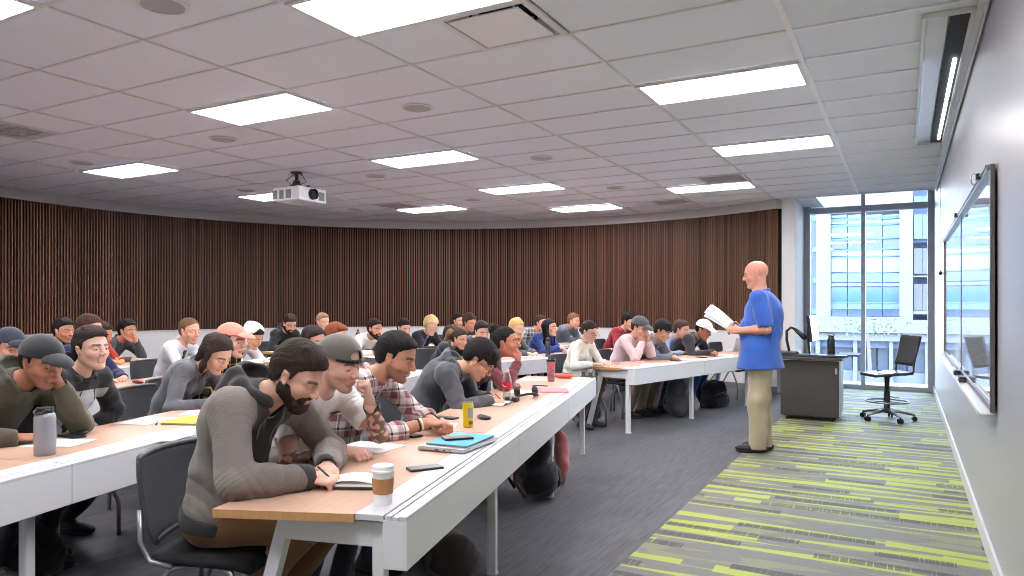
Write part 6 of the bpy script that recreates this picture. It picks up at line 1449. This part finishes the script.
# third row, far wing
P_ws = seat(375, 329, 2, 2, 'dark-haired man with a beard in a white sweater near the cola bottle', scale=0.965, headscale=1.18, hip=1.12, hunch=8, pitch=8, yaw=5, hair=(34, 26, 26), style='short', beard=0.1, skin=(200, 142, 114), top='sweater', topcol=(224, 224, 222), pants=(40, 42, 52), R=Rest(0.54, -0.12), L=Rest(0.54, 0.12))
letters(P_ws, 'CA', 0.10, (40, 40, 44), up=-0.03, left=0.02)
seat(404, 328, 2, 2, 'man in a black shirt just left of the blond man in a suit', scale=0.965, headscale=1.18, hip=1.26, hunch=12, pitch=20, yaw=-5, hair=(30, 26, 26), style='short', skin=(210, 160, 138), top='sweater', topcol=(34, 34, 38), pants=(40, 42, 52), R=Rest(0.60, -0.12), L=Rest(0.60, 0.12))
seat(431, 326, 2, 2, 'blond person with glasses in a black suit jacket and blue shirt', scale=0.965, headscale=1.18, hip=1.06, hunch=16, pitch=26, yaw=-8, hair=(206, 176, 128), style='curly', glasses=(36, 30, 30), skin=(226, 180, 160), top='jacket', topcol=(30, 30, 34), open=1, inner=(120, 150, 210), pants=(34, 34, 40), R=W(0.58, -0.04), L=Rest(0.56, 0.10))
seat(470, 323, 2, 2, 'brown-haired man in the back, right one of a close pair of heads', scale=0.965, headscale=1.18, hip=1.12, hunch=10, pitch=14, yaw=-5, hair=(58, 42, 36), style='curly', skin=(200, 142, 116), top='sweater', topcol=(60, 62, 70), pants=(40, 42, 52), R=Rest(), L=Rest(y=0.12))
seat(482, 332, 2, 1, 'dark-haired person leaning low between the ponytail and the wavy blond hair', scale=0.965, headscale=1.18, hip=1.04, hunch=16, pitch=16, yaw=-20, hair=(36, 28, 28), style='short', skin=(212, 160, 140), top='sweater', topcol=(70, 70, 78), pants=(40, 42, 52), R=Rest(), L=Rest(y=0.12))
seat(541, 323, 2, 2, 'man in a black and white checked shirt behind the blue jacket woman', scale=0.965, headscale=1.18, hip=1.16, hunch=8, pitch=4, yaw=0, hair=(60, 42, 36), style='short', skin=(220, 160, 140), top='shirt', topmat=plaid_mat((210, 210, 212), (90, 90, 98), (40, 40, 46), 13), pants=(40, 42, 52), R=Rest(), L=Rest(y=0.12))
seat(574, 321, 2, 2, 'brown-haired person in a blue-grey jacket sitting upright by the back wall', headscale=1.18, hip=1.10, scale=1.013, hunch=6, pitch=6, yaw=0, hair=(124, 86, 66), style='short', skin=(214, 160, 136), top='jacket', topcol=(112, 118, 134), pants=(40, 42, 52), R=Rest(), L=Rest(y=0.12))
# fourth row, far wing
seat(290, 324, 2, 3, 'bearded man in a black hoodie with pale drawstrings by the back wall', headscale=1.18, hip=1.12, scale=1.004, hunch=12, pitch=26, yaw=-8, hair=(44, 34, 30), style='thick', beard=0.3, skin=(210, 158, 136), top='hoodie', topcol=(34, 35, 40), pants=(40, 42, 52), R=Rest(0.56, -0.12), L=Rest(0.56, 0.12))
seat(323, 322, 2, 3, 'light brown-haired man in a denim blue shirt by the back wall', headscale=1.18, hip=1.12, scale=0.984, hunch=8, pitch=6, yaw=0, hair=(150, 116, 92), style='short', skin=(222, 172, 150), top='shirt', topcol=(84, 116, 166), pants=(40, 42, 52), R=Rest(), L=Rest(y=0.12))
seat(458, 321, 2, 3, 'black-haired person at the back wall, left one of a close pair of heads', scale=0.965, headscale=1.18, hip=1.12, hunch=8, pitch=6, yaw=0, hair=(26, 24, 26), style='thick', skin=(206, 150, 126), top='sweater', topcol=(50, 50, 56), pants=(40, 42, 52), R=Rest(), L=Rest(y=0.12))
# drawstrings and zip
for info, col, ln_ in ((P1, (150, 148, 146), 0.13), (P4, (170, 170, 174), 0.12)):
    fw, lat, tl, Nk = (Vector(info[k]) for k in ('fw', 'lat', 'tl', 'Nk')); me = info['top'].data; bvh = BVHTree.FromPolygons([v.co for v in me.vertices], [tuple(p.vertices) for p in me.polygons])
    for sg in (1, -1):
        pts = []
        for i in range(7):
            st = Nk-tl*(0.05+ln_*i/6)+lat*sg*(0.045+0.006*math.sin(i))+fw*0.4; h_, n_, i_, d_ = bvh.ray_cast(st, -fw)
            if h_ is not None and (not pts or (h_-pts[-1]).length < 0.045): pts.append(h_+fw*0.005)
        if len(pts) > 2: MB().tube(pts, 0.0028, 6).build('drawstring', principled('drawstring', rgb(col), 0.6), info['top'], smooth=True)
def band(info, sd, name, mat, t=0.06, r=0.033, w_=0.010, thick=0.003, face=False):
    el, wr = Vector(info['arms'][sd][0]), Vector(info['arms'][sd][1]); d = (wr-el).normalized(); q = d.to_track_quat('Z', 'Y').to_matrix(); c = wr-d*t
    m = MB(); m.lathe([(r, -w_), (r+thick, -w_), (r+thick, w_), (r, w_), (r, -w_)], c, 24, q); o = m.build(name, mat, info['root'], auto=40)
    if face:
        zz = Vector(info['arms'][sd][3]); zz = (zz-d*zz.dot(d)).normalized(); y_ = d.cross(zz); R_ = Matrix((d, y_, zz)).transposed()
        m = MB(); m.box(c+zz*(r+0.006), (0.038, 0.034, 0.010), 0.003, rot=R_); m.build('watch_case', BLACKP, o)
    return o
WB = principled('watch_strap', rgb((26, 26, 30)), 0.5)
band(P1, 1, 'wrist_watch', WB, t=0.012, r=0.031, w_=0.012, face=True); band(P2, 1, 'wrist_watch', WB, t=0.03, r=0.031, w_=0.011, face=True); band(P3, -1, 'bracelet', principled('bracelet', rgb((232, 226, 200)), 0.5), t=0.03, r=0.031, w_=0.004); band(P3, -1, 'wrist_band', WB, t=0.045, r=0.032, w_=0.004)
def held_pen(info, sd, col, lb, up=(0.25, 0.1, 0.9)):
    el, wr, fd, zz, ps = info['arms'][sd]; R_ = info['root']; M = Matrix.Translation(R_.location) @ Matrix.Rotation(R_.rotation_euler.z, 4, 'Z') @ Matrix.Scale(info['sc'], 4)
    tip = Vector(wr)+Vector(fd)*0.125-Vector(zz)*0.035; ax = (Vector(wr)+Vector(zz)*0.055+Vector(fd)*0.03-tip).normalized()
    p = M @ tip; a2 = M.to_3x3().normalized() @ ax
    r = tag(empty('pen', p), lb, 'pen', 'pens held by students'); m = MB(); m.tube([(0, 0, 0), a2*0.012], [0.0008, 0.0035], 8); m.tube([a2*0.012, a2*0.14], 0.0042, 8); m.build('barrel', principled('pen_plastic', rgb(col), 0.3), r, smooth=True)
held_pen(P1, -1, (60, 60, 66), 'dark pen in the bearded man\'s hand'); held_pen(P3, -1, (36, 36, 44), 'dark pen in the plaid shirt man\'s hand'); held_pen(P4, -1, (196, 40, 48), 'red pen in the hooded writer\'s hand')
held_pen(P_rs, -1, (226, 190, 50), 'yellow pencil in the hand of the person with red sleeves'); held_pen(P_bj, -1, (232, 232, 235), 'white pen in the hand of the woman in royal blue')
fw, lat, tl, Nk = (Vector(P_ts[k]) for k in ('fw', 'lat', 'tl', 'Nk')); me = P_ts['top'].data; bvh = BVHTree.FromPolygons([v.co for v in me.vertices], [tuple(p.vertices) for p in me.polygons]); rows = []
for i in range(12):
    w_ = 0.014+0.020*i/11 if i > 1 else 0.024; row = []
    for sg in (-1, 0, 1):
        h_, n_, i_, d_ = bvh.ray_cast(Nk-tl*(0.045+0.30*i/11)+lat*sg*w_+fw*0.4, -fw)
        row.append(h_+fw*0.008 if h_ is not None else None)
    if None not in row: rows.append(row)
if len(rows) > 2:
    m = MB(); V = [[m.bm.verts.new(p) for p in row] for row in rows]
    for A, B in zip(V, V[1:]):
        for k in range(2): m.bm.faces.new((A[k], A[k+1], B[k+1], B[k]))
    solidify(m.build('tie', cloth((44, 46, 54)), P_ts['top'], smooth=True), 0.005, 0)
# ------------------------------------------------------------------ the lecturer
pf = at(761, 451.5, 0)
LSC = 1.045; lh = math.radians(190)
PL = person('bald man in a blue polo shirt and khaki trousers standing with papers', (pf.x, pf.y), lh, 0.0065, scale=LSC, stand=True, lean=-2, hunch=8, neckf=10, pitch=10, yaw=0, headscale=1.05, style='bald', hair=(120, 96, 84), skin=(210, 146, 122), top='polo', topcol=(58, 100, 186), belly=True, build=1.14,
     pants=(176, 162, 138), shoecol=(34, 32, 32), solecol=(40, 38, 38), feet={1: (0.03, 0.07), -1: (-0.03, -0.09)}, knees={1: (0.03, 0.08), -1: (0.0, -0.09)}, footyaw={1: 0.1, -1: -0.12}, skirt=True,
     slen=0.8, L=dict(at=(0.19, 0.12, 1.12), pose='hold', dir=(0.9, -0.25, 0.15), nrm=(0.1, 0.9, 0.45), hint=(-0.45, 0.25, -1)), R=dict(at=(0.19, -0.12, 1.14), pose='hold', dir=(0.9, 0.2, 0.2), nrm=(0.1, -0.9, 0.4), hint=(-0.45, -0.3, -1)))
Ml = Matrix.Translation(PL['root'].location) @ Matrix.Rotation(lh, 4, 'Z') @ Matrix.Scale(LSC, 4)
r = empty('paper_sheaf', Ml @ Vector((0.29, 0.03, 1.175)), lh); tag(r, 'sheaf of white papers held up by the bald lecturer', 'paper')
for k, (rx, ry, zo) in enumerate(((0.60, -0.66, 0.0), (0.52, -0.60, 0.010), (0.46, -0.52, -0.012))):
    m = MB(); m.grid(lambda u, v: ((u-0.10)*0.27, (v-0.5)*0.17, 0.02*math.sin(u*2.4)*(1-0.5*v)), 10, 6)
    m.move(Matrix.Translation((0, 0, zo)) @ Matrix.Rotation(ry, 4, 'Y') @ Matrix.Rotation(-rx, 4, 'X')); solidify(m.build('sheet', PAPER, r, smooth=True), 0.0015, 0)
# an empty chair tucked in at the far end
c = front(2, 0, 11.35)-N2*0.78; put_chair(c.x, c.y, HEAD[2], 'empty chair at the far front table, legs showing left of the lecturer')
